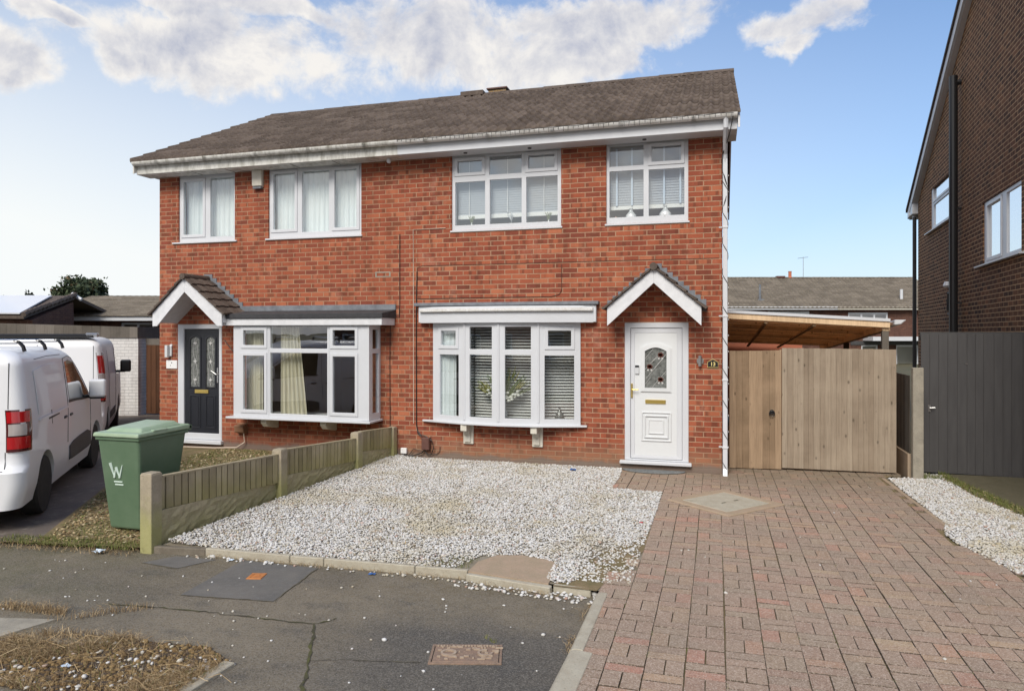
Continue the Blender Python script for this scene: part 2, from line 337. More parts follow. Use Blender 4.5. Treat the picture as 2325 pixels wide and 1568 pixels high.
def _binp(n, b):
    o = n.obj(); c = n.mix(n.mapr(n.noise(o, 3, 5, .65), .35, .7), (.092, .155, .092), (.125, .19, .122))
    n.put(b.inputs['Base Color'], c)
M['bin'] = mat('green_bin_plastic', rough=.45, fn=_binp)
M['bin_lid'] = varied('highlit_bin_lid_plastic', (.25, .35, .23), (.33, .42, .30), 5, .38)  # lighter green than the body: the lid's highlight put into its colour
M['gold'] = mat('polished_brass', (.80, .60, .18), .28, .85)
M['door_dark'] = mat('anthracite_door', (.016, .018, .024), .4)
M['door_white'] = mat('cream_white_door', (.665, .685, .70), .38)
M['black'] = mat('black_plastic', (.012, .012, .014), .4)
M['cable'] = mat('black_cable', (.015, .012, .011), .5)
M['cable_brown'] = mat('brown_cable', (.07, .03, .02), .55)
M['cable_pale'] = mat('pale_cable', (.55, .45, .36), .6)
M['box_brown'] = varied('brown_meter_box', (.10, .045, .035), (.13, .06, .048), 8, .55)
M['box_tan'] = mat('tan_meter_box', (.22, .12, .07), .6)
M['rust'] = varied('rusted_iron', (.27, .18, .13), (.20, .145, .11), 14, .8, .5, 80, c3=(.34, .25, .18), metal=.05)
M['rust_light'] = varied('pale_raised_iron', (.42, .34, .26), (.33, .25, .19), 20, .6)  # lighter tone than the lid so the raised marks show
M['orange'] = varied('orange_cover', (.52, .20, .055), (.38, .15, .05), 20, .7)
M['mat_door'] = varied('grey_door_mat', (.14, .15, .155), (.21, .22, .22), 25, .9, .8, 150)
M['net'] = mat('net_curtain', (.62, .67, .68), .9, fn=lambda n, b: n.put(b.inputs['Base Color'], n.mix(n.mapr(n.noise(n.vmath('MULTIPLY', n.obj(), (9, 9, .25)), 3, 4, .6), .3, .7), (.90, .94, .95), (.70, .76, .78))))
M['curtain'] = mat('cream_curtain', (.62, .58, .45), .9, fn=lambda n, b: n.put(b.inputs['Base Color'], n.mix(n.mapr(n.noise(n.vmath('MULTIPLY', n.obj(), (9, 9, .25)), 3, 4, .6), .3, .7), (.78, .74, .60), (.50, .46, .34))))
M['blind'] = mat('white_blind_slats', (.86, .86, .85), .5)
M['blind_grey'] = mat('grey_blind_slats', (.40, .43, .48), .55)
M['tape'] = mat('pale_blue_ladder_tape', (.62, .72, .85), .7)
M['room'] = mat('interior_plaster', (.5, .46, .40), .9)
M['room_l'] = mat('interior_plaster_warm', (.42, .34, .26), .9)
M['flower'] = mat('white_flowers', (.80, .80, .74), .7)
M['stem'] = mat('green_stems', (.16, .20, .06), .7)
M['olive'] = mat('olive_plumes', (.32, .29, .10), .8)
M['pot'] = mat('pink_ornament', (.62, .36, .30), .4)
M['clayp'] = mat('terracotta_pot', (.48, .16, .09), .7)
M['solar'] = mat('sky_pale_solar_glass', (.72, .74, .78), .45, coat=.4)  # pale base colour stands in for sky reflected in the panels
M['roses'] = mat('red_leaded_glass', (.13, .045, .032), .25)
M['leadline'] = mat('leaded_line', (.55, .55, .54), .4)
M['grey_glass'] = mat('obscured_door_glass', (.115, .12, .11), .15, spec=.8, fn=lambda n, b: n.put(b.inputs['Base Color'], n.mix(n.mapr(n.noise(n.obj(), 26, 4, .6), .3, .72), (.07, .075, .07), (.24, .25, .24))))
M['litter_blue'] = mat('blue_plastic_litter', (.03, .10, .30), .5)
M['litter_pale'] = mat('pale_plastic_litter', (.55, .66, .78), .3)
M['litter_red'] = mat('red_plastic_litter', (.5, .03, .04), .4)
M['decal'] = mat('pale_bin_print', (.60, .72, .66), .5)
M['bloom'] = mat('gold_digits', (.75, .62, .25), .4)

# ------------------------------------------------------------------ mesh helpers
class MB:
    def __init__(s, T=None): s.v = []; s.f = []; s.t = []; s.T = T
    def add(s, vs, fs, tint=.5):
        o = len(s.v)
        if s.T: vs = [s.T(*p) for p in vs]
        s.v += [tuple(p) for p in vs]; s.f += [tuple(o + i for i in f) for f in fs]
        s.t += [tint] * len(fs)
        return s
    def box(s, x0, x1, y0, y1, z0, z1, tint=.5):
        return s.add([(x0, y0, z0), (x1, y0, z0), (x1, y1, z0), (x0, y1, z0), (x0, y0, z1), (x1, y0, z1), (x1, y1, z1), (x0, y1, z1)],
                     [(0, 3, 2, 1), (4, 5, 6, 7), (0, 1, 5, 4), (1, 2, 6, 5), (2, 3, 7, 6), (3, 0, 4, 7)], tint)
    def hexa(s, b, t, tint=.5):    # bottom quad ccw from above, top quad
        return s.add(list(b) + list(t), [(0, 3, 2, 1), (4, 5, 6, 7), (0, 1, 5, 4), (1, 2, 6, 5), (2, 3, 7, 6), (3, 0, 4, 7)], tint)
    def prism(s, poly, a0, a1, axis='y', tint=.5):   # poly of 2-D points swept along an axis
        n = len(poly)
        def P(p, a): return {'y': (p[0], a, p[1]), 'x': (a, p[0], p[1]), 'z': (p[0], p[1], a)}[axis]
        vs = [P(p, a0) for p in poly] + [P(p, a1) for p in poly]
        fs = [tuple(range(n)), tuple(range(2 * n - 1, n - 1, -1))] + [(i, i + n, (i + 1) % n + n, (i + 1) % n) for i in range(n)]
        return s.add(vs, fs, tint)
    def tube(s, pts, r, n=6, tint=.5, r1=None):
        pts = [Vector(p) for p in pts]; vs = []; fs = []
        for i, p in enumerate(pts):
            d = (pts[min(i + 1, len(pts) - 1)] - pts[max(i - 1, 0)]).normalized()
            a = d.cross(Vector((0, 0, 1)));
            if a.length < .05: a = d.cross(Vector((0, 1, 0)))
            a.normalize(); b = d.cross(a).normalized()
            rr = r if r1 is None else r + (r1 - r) * i / (len(pts) - 1)
            for k in range(n):
                q = 2 * math.pi * k / n; vs.append(p + a * rr * math.cos(q) + b * rr * math.sin(q))
        for i in range(len(pts) - 1):
            for k in range(n): fs.append((i * n + k, i * n + (k + 1) % n, (i + 1) * n + (k + 1) % n, (i + 1) * n + k))
        fs.append(tuple(range(n))[::-1]); fs.append(tuple(range((len(pts) - 1) * n, len(pts) * n)))
        return s.add(vs, fs, tint)
    def lathe(s, c, prof, n=16, axis='z', tint=.5):
        vs = []; fs = []
        for (r, h) in prof:
            for k in range(n):
                q = 2 * math.pi * k / n; a, b = r * math.cos(q), r * math.sin(q)
                vs.append({'z': (c[0] + a, c[1] + b, c[2] + h), 'y': (c[0] + a, c[1] + h, c[2] + b), 'x': (c[0] + h, c[1] + a, c[2] + b)}[axis])
        m = len(prof)
        for i in range(m - 1):
            for k in range(n): fs.append((i * n + k, i * n + (k + 1) % n, (i + 1) * n + (k + 1) % n, (i + 1) * n + k))
        fs.append(tuple(range(n))[::-1]); fs.append(tuple(range((m - 1) * n, m * n)))
        return s.add(vs, fs, tint)
    def plate(s, outer, holes, y0, y1, tint=.5):     # plate in XZ with rectangular holes, front y0, back y1
        X0, X1, Z0, Z1 = outer
        xs = sorted({X0, X1, *[min(max(q, X0), X1) for h in holes for q in h[:2]]}); zs = sorted({Z0, Z1, *[min(max(q, Z0), Z1) for h in holes for q in h[2:4]]})
        def solid(i, j):
            if i < 0 or j < 0 or i >= len(xs) - 1 or j >= len(zs) - 1: return False
            cx, cz = (xs[i] + xs[i + 1]) / 2, (zs[j] + zs[j + 1]) / 2
            return not any(h[0] < cx < h[1] and h[2] < cz < h[3] for h in holes)
        idx = {}; vs = []; fs = []
        def V(i, j, b):
            k = (i, j, b)
            if k not in idx: idx[k] = len(vs); vs.append((xs[i], y1 if b else y0, zs[j]))
            return idx[k]
        for i in range(len(xs) - 1):
            for j in range(len(zs) - 1):
                if not solid(i, j): continue
                fs.append((V(i, j, 0), V(i + 1, j, 0), V(i + 1, j + 1, 0), V(i, j + 1, 0)))
                fs.append((V(i, j, 1), V(i, j + 1, 1), V(i + 1, j + 1, 1), V(i + 1, j, 1)))
                if not solid(i - 1, j): fs.append((V(i, j, 0), V(i, j + 1, 0), V(i, j + 1, 1), V(i, j, 1)))
                if not solid(i + 1, j): fs.append((V(i + 1, j, 0), V(i + 1, j, 1), V(i + 1, j + 1, 1), V(i + 1, j + 1, 0)))
                if not solid(i, j - 1): fs.append((V(i, j, 0), V(i, j, 1), V(i + 1, j, 1), V(i + 1, j, 0)))
                if not solid(i, j + 1): fs.append((V(i, j + 1, 0), V(i + 1, j + 1, 0), V(i + 1, j + 1, 1), V(i, j + 1, 1)))
        return s.add(vs, fs, tint)
    def build(s, name, m, parent=None, bevel=0, smooth=False, segs=1, loc=None):
        me = bpy.data.meshes.new(name); me.from_pydata(s.v, [], s.f)
        a = me.attributes.new('tint', 'FLOAT', 'FACE'); a.data.foreach_set('value', s.t)
        me.materials.append(M[m] if isinstance(m, str) else m)
        if smooth: me.polygons.foreach_set('use_smooth', [True] * len(me.polygons))
        me.update()
        o = bpy.data.objects.new(name, me); COL.objects.link(o)
        if parent: o.parent = parent
        if loc: o.location = loc
        if bevel:
            b = o.modifiers.new('bevel', 'BEVEL'); b.width = bevel; b.segments = segs; b.limit_method = 'ANGLE'; b.angle_limit = R(35); b.harden_normals = False
        return o
def npmesh(name, verts, faces, tint, m, parent=None, smooth=False):
    me = bpy.data.meshes.new(name); nv, nf = len(verts), len(faces); k = faces.shape[1]
    me.vertices.add(nv); me.vertices.foreach_set('co', verts.astype(np.float32).ravel())
    me.loops.add(nf * k); me.loops.foreach_set('vertex_index', faces.astype(np.int32).ravel())
    me.polygons.add(nf); me.polygons.foreach_set('loop_start', np.arange(nf, dtype=np.int32) * k)
    me.update(calc_edges=True)
    a = me.attributes.new('tint', 'FLOAT', 'FACE'); a.data.foreach_set('value', tint.astype(np.float32))
    if smooth: me.polygons.foreach_set('use_smooth', np.ones(nf, dtype=bool))
    me.materials.append(M[m]); o = bpy.data.objects.new(name, me); COL.objects.link(o)
    if parent: o.parent = parent
    return o
def thing(name, label, cat, loc=(0, 0, 0), rz=0, group=None):
    o = bpy.data.objects.new(name, None); COL.objects.link(o); o.empty_display_size = .2
    o.location = loc; o.rotation_euler = (0, 0, rz); o['label'] = label; o['category'] = cat
    if group: o['group'] = group
    return o
def tag(o, label, cat, group=None, kind=None):
    if label: o['label'] = label
    if cat: o['category'] = cat
    if group: o['group'] = group
    if kind: o['kind'] = kind
    return o
def struct(o): o['kind'] = 'structure'; return o
def inpoly(px, py, poly):
    r = np.zeros(len(px), bool); n = len(poly); j = n - 1
    for i in range(n):
        xi, yi = poly[i]; xj, yj = poly[j]
        c = ((yi > py) != (yj > py)) & (px < (xj - xi) * (py - yi) / (yj - yi + 1e-12) + xi); r ^= c; j = i
    return r
def flat(name, poly, z, m, parent=None, thick=0):
    mb = MB()
    if thick: mb.prism(poly, z - thick, z, 'z')
    else: mb.add([(x, y, z) for x, y in poly], [tuple(range(len(poly)))])
    return mb.build(name, m, parent)

# ------------------------------------------------------------------ ground, pavement, driveway, gardens
struct(flat('ground', [(-900, -900), (900, -900), (900, 900), (-900, 900)], -.13, 'ground'))
struct(flat('pavement', [(-30, -40), (-.96, -40), (-.96, -5.03), (-2.1, -4.97), (-5.4, -5.11), (-30, -5.9)], -.06, 'asphalt'))
struct(flat('road', [(-.96, -40), (30, -40), (30, -13), (-.96, -13)], -.07, 'asphalt'))
# neighbour's concrete drive, running obliquely to the left
DV = Vector((-.555, .832, 0)); 
def dvp(s_, t): return (-6.56 + DV.x * s_ - DV.y * t, -5.25 + DV.y * s_ + DV.x * t)     # t to the left
struct(flat('neighbour_driveway', [(-6.94, -5.36), (-6.56, -5.25), dvp(2.1, -.02), dvp(3.3, 0), dvp(6.6, 0), (-11.6, 3.6), (-15, 4.8), (-30, 2), (-30, -6.0)], -.03, 'drive'))
struct(flat('side_lawn', [(-6.94, -5.40), (-5.33, -5.16), (-5.33, -.001), (-9.95, -.001), (-9.95, 5), (-13, 5), (-11.4, 2), dvp(3.3, -.03), (-6.56, -5.28)], -.012, 'soil'))
# gravel base and the driveway base
GRAV = [(-5.2, -5.04), (-5.2, -.015), (-1.45, -.015), (-1.40, -.7), (-1.41, -1.40), (-1.08, -1.44), (-.75, -1.46), (-.745, -2.7), (-.76, -3.5), (-.92, -3.95), (-.99, -4.4), (-1.25, -5.03), (-1.44, -5.03), (-1.46, -4.55), (-1.8, -4.42), (-2.15, -4.55), (-2.3, -4.95)]
struct(flat('gravel_base', [(-5.25, -5.06), (-5.25, -.004), (-1.44, -.004), (-1.42, -1.42), (-.74, -1.46), (-.74, -5.12), (-2.1, -4.98)], -.006, 'soil_under'))
struct(flat('soil_patch', [(-.98, -3.75), (-.742, -3.3), (-.742, -3.98), (-.83, -4.5), (-.95, -4.86), (-1.0, -5.12), (-1.36, -5.1), (-1.3, -4.8)], -.001, 'soil'))
PAVE = [(-1.43, -.012), (-1.41, -1.40), (-.75, -1.47), (-.742, -3.98), (-.83, -4.45), (-.945, -4.80), (-.93, -5.2), (-.92, -9.5), (4.2, -9.5), (3.3, -6), (2.62, -4.4), (2.44, -3.72), (2.2, -2.9), (2.16, -2.6), (2.26, -2.15), (2.21, -1), (2.16, .35), (2.42, .66), (2.42, 5.5), (.06, 5.5), (.01, -.012)]
struct(flat('driveway_bed', PAVE, -.016, 'soil'))
def build_blocks():
    mod = .2385; my = .198; g = .0034; mb_v = []; mb_f = []; mb_t = []
    nx0, nx1, ny0, ny1 = -8, 20, -50, 32
    rr = random.Random(3)
    for i in range(nx0, nx1):
        colj = 0; cw = mod
        wob_a = rr.uniform(0, 6)
        for j in range(ny0, ny1):
            ox = -.030 + i * cw; oy = j * my + i * .022 + .008 * math.sin(i * 2.3)
            wob = .003 * math.sin(j * .35 + wob_a)
            # alternate squares: one square of two blocks side by side, then one of two blocks across
            blocks = []
            if (j + i) % 2 == 0:
                blocks = [(0, mod / 2, 0, my), (mod / 2, mod, 0, my)]
            else:
                blocks = [(0, mod, 0, my / 2), (0, mod, my / 2, my)]
            for (a0, a1, b0, b1) in blocks:
                gg = g * .5 + (rr.random() ** 4) * .003; gy = .0038 + (rr.random() ** 3) * .003
                x0, x1, y0, y1 = ox + a0 + gg + wob, ox + a1 - gg + wob, oy + b0 + gy, oy + b1 - gy * .3
                cx, cy = (x0 + x1) / 2, (y0 + y1) / 2
                rot = rr.gauss(0, .006); hz_ = rr.gauss(0, .0014); tx, ty = rr.gauss(0, .006), rr.gauss(0, .006)
                ca, sa = math.cos(rot), math.sin(rot); bv = .0018
                vs = []
                for (ins, zz) in ((0, -.05), (0, -bv), (bv, 0)):
                    for (qx, qy) in ((x0 + ins, y0 + ins), (x1 - ins, y0 + ins), (x1 - ins, y1 - ins), (x0 + ins, y1 - ins)):
                        dx, dy = qx - cx, qy - cy
                        vs.append((cx + dx * ca - dy * sa, cy + dx * sa + dy * ca, zz + hz_ + dx * tx + dy * ty))
                mb_v.append((cx, cy, vs, rr.random()))
    pc = np.array([(b[0], b[1]) for b in mb_v]); ok = inpoly(pc[:, 0], pc[:, 1], PAVE)
    mb = MB()
    for b, k in zip(mb_v, ok):
        if not k: continue
        fs = [(8, 9, 10, 11)]
        for q in range(4):
            fs += [(q, (q + 1) % 4, (q + 1) % 4 + 4, q + 4), (q + 4, (q + 1) % 4 + 4, (q + 1) % 4 + 8, q + 8)]
        mb.add(b[2], fs[:1], .03 + .97 * b[3]); mb.f += [tuple(len(mb.v) - 12 + q for q in f) for f in fs[1:]]; mb.t += [0.0] * (len(fs) - 1)
    return mb.build('driveway', 'block')
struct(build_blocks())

ICO_V = []; phi = (1 + 5 ** .5) / 2
for a, b in ((-1, phi), (1, phi), (-1, -phi), (1, -phi)): ICO_V.append((a, b, 0))
for a, b in ((-1, phi), (1, phi), (-1, -phi), (1, -phi)): ICO_V.append((0, a, b))
for a, b in ((phi, -1), (phi, 1), (-phi, -1), (-phi, 1)): ICO_V.append((a, 0, b))
ICO_V = np.array(ICO_V) / math.sqrt(1 + phi * phi)
ICO_F = np.array([(0,11,5),(0,5,1),(0,1,7),(0,7,10),(0,10,11),(1,5,9),(5,11,4),(11,10,2),(10,7,6),(7,1,8),(3,9,4),(3,4,2),(3,2,6),(3,6,8),(3,8,9),(4,9,5),(2,4,11),(6,2,10),(8,6,7),(9,8,1)])
def stones(name, pts, zs, size, m='stone', tintfn=None, smooth=False):
    n = len(pts); sz = size * rng.lognormal(0, .28, n)
    V = np.repeat(ICO_V[None], n, 0) * (1 + rng.normal(0, .16, (n, 12, 1)))
    V *= np.stack([sz, sz * rng.uniform(.65, 1, n), sz * rng.uniform(.40, .70, n)], 1)[:, None, :]
    ang = rng.uniform(0, 2 * np.pi, n); tl = rng.normal(0, .22, n)
    ct, st = np.cos(tl)[:, None], np.sin(tl)[:, None]
    V = np.stack([V[:, :, 0], V[:, :, 1] * ct - V[:, :, 2] * st, V[:, :, 1] * st + V[:, :, 2] * ct], 2)
    c, s_ = np.cos(ang)[:, None], np.sin(ang)[:, None]
    V = np.stack([V[:, :, 0] * c - V[:, :, 1] * s_, V[:, :, 0] * s_ + V[:, :, 1] * c, V[:, :, 2]], 2)
    V[:, :, 0] += pts[:, 0:1]; V[:, :, 1] += pts[:, 1:2]; V[:, :, 2] += (zs + sz * .3)[:, None]
    F = (ICO_F[None] + (np.arange(n) * 12)[:, None, None]).reshape(-1, 3)
    t = rng.random(n) if tintfn is None else tintfn(n)
    return npmesh(name, V.reshape(-1, 3), F, np.repeat(t, 20), m, smooth=smooth)
def scatter(poly, n, dens=None):
    P = np.array(poly); lo, hi = P.min(0), P.max(0); out = []
    while sum(map(len, out)) < n:
        p = rng.uniform(lo, hi, (n * 2, 2)); p = p[inpoly(p[:, 0], p[:, 1], poly)]
        if dens is not None: p = p[rng.random(len(p)) < dens(p)]
        out.append(p)
    return np.concatenate(out)[:n]
def bare(p):     # thin places near the front right corner and by the pad
    d1 = np.hypot((p[:, 0] + 1.0) / .22, (p[:, 1] + 4.3) / .55); d2 = np.hypot((p[:, 0] + 2.35) / .45, (p[:, 1] + 4.8) / .22); d3 = np.hypot((p[:, 0] + 2.6) / .5, (p[:, 1] + 3.4) / .35)
    nn = .5 + .5 * np.sin(p[:, 0] * 5.1 + 1.3 * np.sin(p[:, 1] * 3.3)) * np.sin(p[:, 1] * 4.3 + p[:, 0])
    return np.clip(np.minimum(np.minimum(d1 ** 2 * .42, .35 + d2 * .5), .55 + d3 * .45), .1, 1) * (.8 + .2 * nn)
gp = scatter(GRAV, 98000, bare)
tag(stones('gravel', gp, rng.uniform(-.006, .012, len(gp)) + .03 * np.exp(-((gp[:, 0] + 5.2) / .3) ** 2), .0098), 'white and grey stone chippings filling the front garden between low fence and brick drive', 'gravel', kind='stuff')
GR2 = [(2.23, .28), (2.28, -2.13), (2.14, -2.6), (2.17, -2.9), (2.38, -3.72), (2.56, -4.4), (3.2, -6), (4.6, -6), (3.6, -3.2), (3.25, -1.9), (3.02, -.6), (2.98, .75), (2.8, .78), (2.75, .40), (2.5, .38)]
struct(flat('gravel_strip_base', [(2.17, .36), (2.22, -2.2), (2.16, -2.7), (2.44, -3.7), (3.3, -6.1), (6, -6.1), (6, .85), (2.72, .85), (2.72, .5)], -.008, 'soil_under'))
gp2 = scatter(GR2, 42000)
tag(stones('gravel', gp2, rng.uniform(-.006, .012, len(gp2)), .0100), 'white stone chippings in the strip right of the brick drive, below the dark gate', 'gravel', kind='stuff')
tag(stones('loose_stones', np.concatenate([scatter([(-2.2, -5.2), (-.98, -5.3), (-.98, -5.02), (-1.35, -5.04), (-1.4, -5.13), (-2.15, -5.02)], 170), scatter([(-4.9, -5.2), (-2.1, -5.1), (-2.1, -5.02), (-4.9, -5.12)], 70)]), np.full(240, -.055), .014), 'white chippings spilled along the foot of the concrete edging', 'gravel', kind='stuff')
lp = np.concatenate([scatter([(-6.5, -7.4), (-1.0, -7.4), (-1.0, -5.3), (-6.5, -5.5)], 110), scatter([(-4.7, -7.5), (-3.0, -7.4), (-3.0, -6.8), (-4.7, -6.9)], 110)])
tag(stones('loose_stones', lp, np.full(len(lp), -.058), .0095), 'scattered single chippings lying on the worn asphalt pavement', 'gravel', kind='stuff')
dp = scatter([(-.5, -5.6), (3.2, -6.0), (2.0, -.2), (-.5, -1.6)], 34)
tag(stones('loose_stones', dp, np.full(len(dp), .001), .0095), 'a few chippings scattered on the brick paved drive', 'gravel', kind='stuff')

ep_ = scatter([(-1.3, -4.95), (-.76, -4.9), (-.76, -3.2), (-1.0, -3.3), (-1.1, -4.0)], 620); tag(stones('loose_stones', ep_, rng.uniform(-.004, .004, len(ep_)), .011), 'thin scatter of chippings over the bare soil by the drive edge', 'gravel', kind='stuff')
# edging and kerbs, each length a thing
def bar(name, p, q, wd, z0, z1, m, label, cat, group=None, bev=.006):
    p, q = Vector((*p, 0)), Vector((*q, 0)); d = (q - p).normalized(); nn = Vector((-d.y, d.x, 0)) * wd
    a, b, c, e = p, q, q + nn, p + nn
    o = MB().hexa([(v.x, v.y, z0) for v in (a, b, c, e)], [(v.x, v.y, z1 + random.uniform(-.003, .003)) for v in (a, b, c, e)]).build(name, m, None, bev)
    return tag(o, label, cat, group)
EG = 'concrete edging along the front of the gravel'
bar('concrete_edging', (-5.30, -5.165), (-4.735, -5.085), .06, -.10, .004, 'conc_dark', 'darker stained concrete edging butting the mossy corner post', 'edging', EG)
for (a, b, c, d, lab) in ((-4.73, -5.09, -3.84, -5.058, 'pale concrete edging piece directly right of the dark stained piece'), (-3.832, -5.06, -3.50, -5.04, 'short pale concrete edging piece above the orange cover patch'),
               (-3.492, -5.045, -2.62, -5.01, 'long pale concrete edging piece near the middle of the gravel front'), (-2.612, -5.012, -2.135, -4.995, 'pale edging piece ending beside the tan concrete pad')):
    bar('concrete_edging', (a, b), (c, d), .05, -.10, .012, 'conc_pale', lab, 'edging', EG)
bar('concrete_edging', (-2.13, -5.045), (-1.375, -5.15), .055, -.10, -.002, 'conc_pale', 'concrete edging along the front of the tan slab pad', 'edging', EG)
bar('concrete_edging', (-1.36, -5.09), (-1.05, -5.11), .04, -.10, .0, 'conc_pale', 'half buried last edging piece among spilled chippings', 'edging', EG)
tag(flat('concrete_pad', [(-2.13, -4.985), (-1.40, -5.09), (-1.42, -4.62), (-1.52, -4.50), (-1.8, -4.44), (-2.02, -4.5), (-2.13, -4.72)], .008, 'conc_tan', thick=.08), 'flat tan concrete pad set at the front edge of the white gravel', 'slab')
# bull nose kerb between asphalt and block paving
def kerb(p, q, label, wd=.095):
    mb = MB(); prof = [(0, -.12), (0, -.035), (.006, -.012), (.022, .004), (.045, .010), (.07, .010), (wd, .006), (wd, -.12)]
    pts = []
    for (a, b) in prof: pts.append((a, b))
    n = len(pts); P = Vector((*p, 0)); Q = Vector((*q, 0)); d = (Q - P).normalized(); nn = Vector((d.y, -d.x, 0))
    vs = [tuple(P + nn * a + Vector((0, 0, b))) for a, b in pts] + [tuple(Q + nn * a + Vector((0, 0, b))) for a, b in pts]
    mb.add(vs, [tuple(range(n)), tuple(range(2 * n - 1, n - 1, -1))] + [(i, i + n, (i + 1) % n + n, (i + 1) % n) for i in range(n)])
    return tag(mb.build('kerb_stone', 'conc_pale', smooth=False, bevel=.004), label, 'kerb', 'kerb stones between pavement and brick drive')
kerb((-1.005, -6.20), (-1.0, -5.16), 'round nosed concrete kerb stone at the top of the brick drive edge')
kerb((-1.03, -7.25), (-1.006, -6.21), 'wider cracked kerb stone at the bottom edge of the photo', .16)
kerb((-1.05, -8.2), (-1.031, -7.26), 'next kerb stone down the drive edge, out of frame', .16)
bar('kerb_stone', (2.15, .30), (2.24, -2.18), .045, -.1, .006, 'conc_tan', 'thin mossy edging strip between brick drive and right hand gravel', 'kerb')
bar('kerb_stone', (-3.05, -7.5), (-3.02, -6.88), .085, -.1, -.035, 'conc_pale', 'worn concrete edging stone beside the dead grass at bottom left', 'kerb')
tag(flat('concrete_slab', [(3.04, .83), (3.10, .2), (3.26, -.9), (3.9, -3.0), (7, -3), (7, .83)], .012, 'conc_green', thick=.06), 'damp green concrete slab path in front of the dark gate', 'slab')
tag(flat('concrete_slab', [(-5.5, -7.2), (-4.86, -7.04), (-4.73, -6.66), (-5.6, -6.85)], -.045, 'conc', thick=.04), 'broken grey concrete slab at far left of the pavement', 'slab')
tag(flat('concrete_slab', [(-4.72, -7.12), (-4.22, -7.0), (-4.16, -6.9), (-4.68, -6.99)], -.045, 'conc', thick=.04), 'narrow broken concrete strip lying in the dead grass', 'slab')
# asphalt patches and cracks
struct(flat('pavement_patch', [(-4.227, -5.981), (-4.30, -5.10), (-3.516, -5.113), (-3.427, -5.895)], -.056, 'patch'))
struct(flat('pavement_patch', [(-5.15, -5.42), (-4.98, -5.18), (-4.55, -5.16), (-4.72, -5.46)], -.056, 'patch'))
def crack(pts, wd, m='joint'):
    mb = MB(); rr = random.Random(len(pts)); P = []
    for (a, b) in zip(pts[:-1], pts[1:]):
        n = max(2, int(math.dist(a, b) / .05))
        for k in range(n): P.append((a[0] + (b[0] - a[0]) * k / n + rr.gauss(0, .006), a[1] + (b[1] - a[1]) * k / n + rr.gauss(0, .006)))
    P.append(pts[-1]); vs = []; fs = []
    for i, p in enumerate(P):
        q = P[min(i + 1, len(P) - 1)]; r_ = P[max(i - 1, 0)]; d = Vector((q[0] - r_[0], q[1] - r_[1])).normalized(); ww = wd * rr.uniform(.3, 1.3)
        vs += [(p[0] - d.y * ww, p[1] + d.x * ww, -.0535), (p[0] + d.y * ww, p[1] - d.x * ww, -.0535)]
    fs = [(2 * i, 2 * i + 1, 2 * i + 3, 2 * i + 2) for i in range(len(P) - 1)]
    mb.add(vs, fs); return struct(mb.build('pavement_crack', m))
M['mosscrack'] = varied('moss_in_crack', (.085, .085, .025), (.05, .045, .03), 9, .95)
crack([(-4.62, -6.29), (-3.96, -6.23), (-3.43, -6.21), (-2.87, -6.19), (-2.78, -6.05)], .007, 'mosscrack')
crack([(-2.87, -6.19), (-2.795, -6.34), (-2.604, -6.70), (-2.431, -7.05), (-2.3, -7.5)], .011, 'mosscrack')
crack([(-4.24, -5.99), (-3.43, -5.905)], .004); crack([(-3.42, -5.90), (-3.51, -5.11)], .004); crack([(-5.16, -5.43), (-4.70, -5.47)], .004)
crack([(-1.9, -6.53), (-2.4, -6.62), (-2.6, -6.7)], .003); crack([(-2.0, -6.9), (-1.6, -7.0), (-1.2, -6.95)], .003)

# covers in the ground
t = thing('manhole_cover', 'rusty rectangular iron cover with raised casting marks in the asphalt pavement', 'manhole cover', (-1.66, -6.335, -.056), R(15.5))
MB().plate((-.232, .232, -.135, .135), [(-.215, .215, -.118, .118)], 0, 1).T
fr = MB(lambda x, y, z: (x, z, y)); fr.plate((-.235, .235, -.137, .137), [(-.218, .218, -.12, .12)], .006, -.03); fr.build('frame', 'rust', t, .002)
lid = MB(); lid.box(-.213, .213, -.115, .115, -.03, .006); lid.build('lid', 'rust', t, .003)
mk = MB(); rr = random.Random(5)
for cx in (-.115, .125):
    k = 14; rg = MB()
    for i in range(k):
        a0, a1 = 2 * math.pi * i / k, 2 * math.pi * (i + 1) / k
        if cx > 0 and i in (0, 1, 2): continue
        vs = []
        for r0 in (.032, .046):
            for a in (a0, a1): vs.append((cx + r0 * math.cos(a) * 1.15, r0 * math.sin(a)))
        q = [vs[0], vs[2], vs[3], vs[1]]
        rg.hexa([(x, y, .006) for x, y in q], [(x, y, .017) for x, y in q])
    rg.build('raised_ring', 'rust_light', t)
for i in range(34):
    x, y = rr.uniform(-.19, .19), rr.uniform(-.1, .1); mk.box(x, x + rr.uniform(.01, .05), y, y + rr.uniform(.006, .012), .0055, .015)
for i in range(20): mk.box(-.2 + i * .0205, -.19 + i * .0205, .1, .108, .0055, .015)
mk.build('casting_marks', 'rust_light', t)
t = thing('valve_cover', 'small orange square cover in the newer asphalt patch', 'valve cover', (-3.905, -5.447, -.055), R(14))
MB().box(-.066, .066, -.07, .07, -.02, .006).build('lid', 'orange', t, .003); MB().box(-.03, .03, -.01, .01, .0055, .010).box(-.045, -.035, -.05, .05, .0055, .009).build('raised_marks', 'orange', t)
t = thing('inspection_cover', 'square concrete inspection cover turned diagonal in the brick drive', 'inspection cover', (.02, -1.80, .011), R(45 + 4))
fr = MB(lambda x, y, z: (x, z, y)); fr.plate((-.50, .50, -.47, .47), [(-.385, .385, -.355, .355)], .007, -.04); fr.build('frame', 'conc_tan', t, .01)
MB().box(-.372, .372, -.342, .342, -.04, .006).build('lid', 'conc_pale', t, .006)
for q in (-.09, .13): MB().box(q - .02, q + .05, -.05, -.028, .004, .0085).build('lifting_slot', 'joint', t)
t = thing('door_mat', 'grey half round rubber mat lying below the white front door', 'door mat', (-.975, -.055, .004), 0)
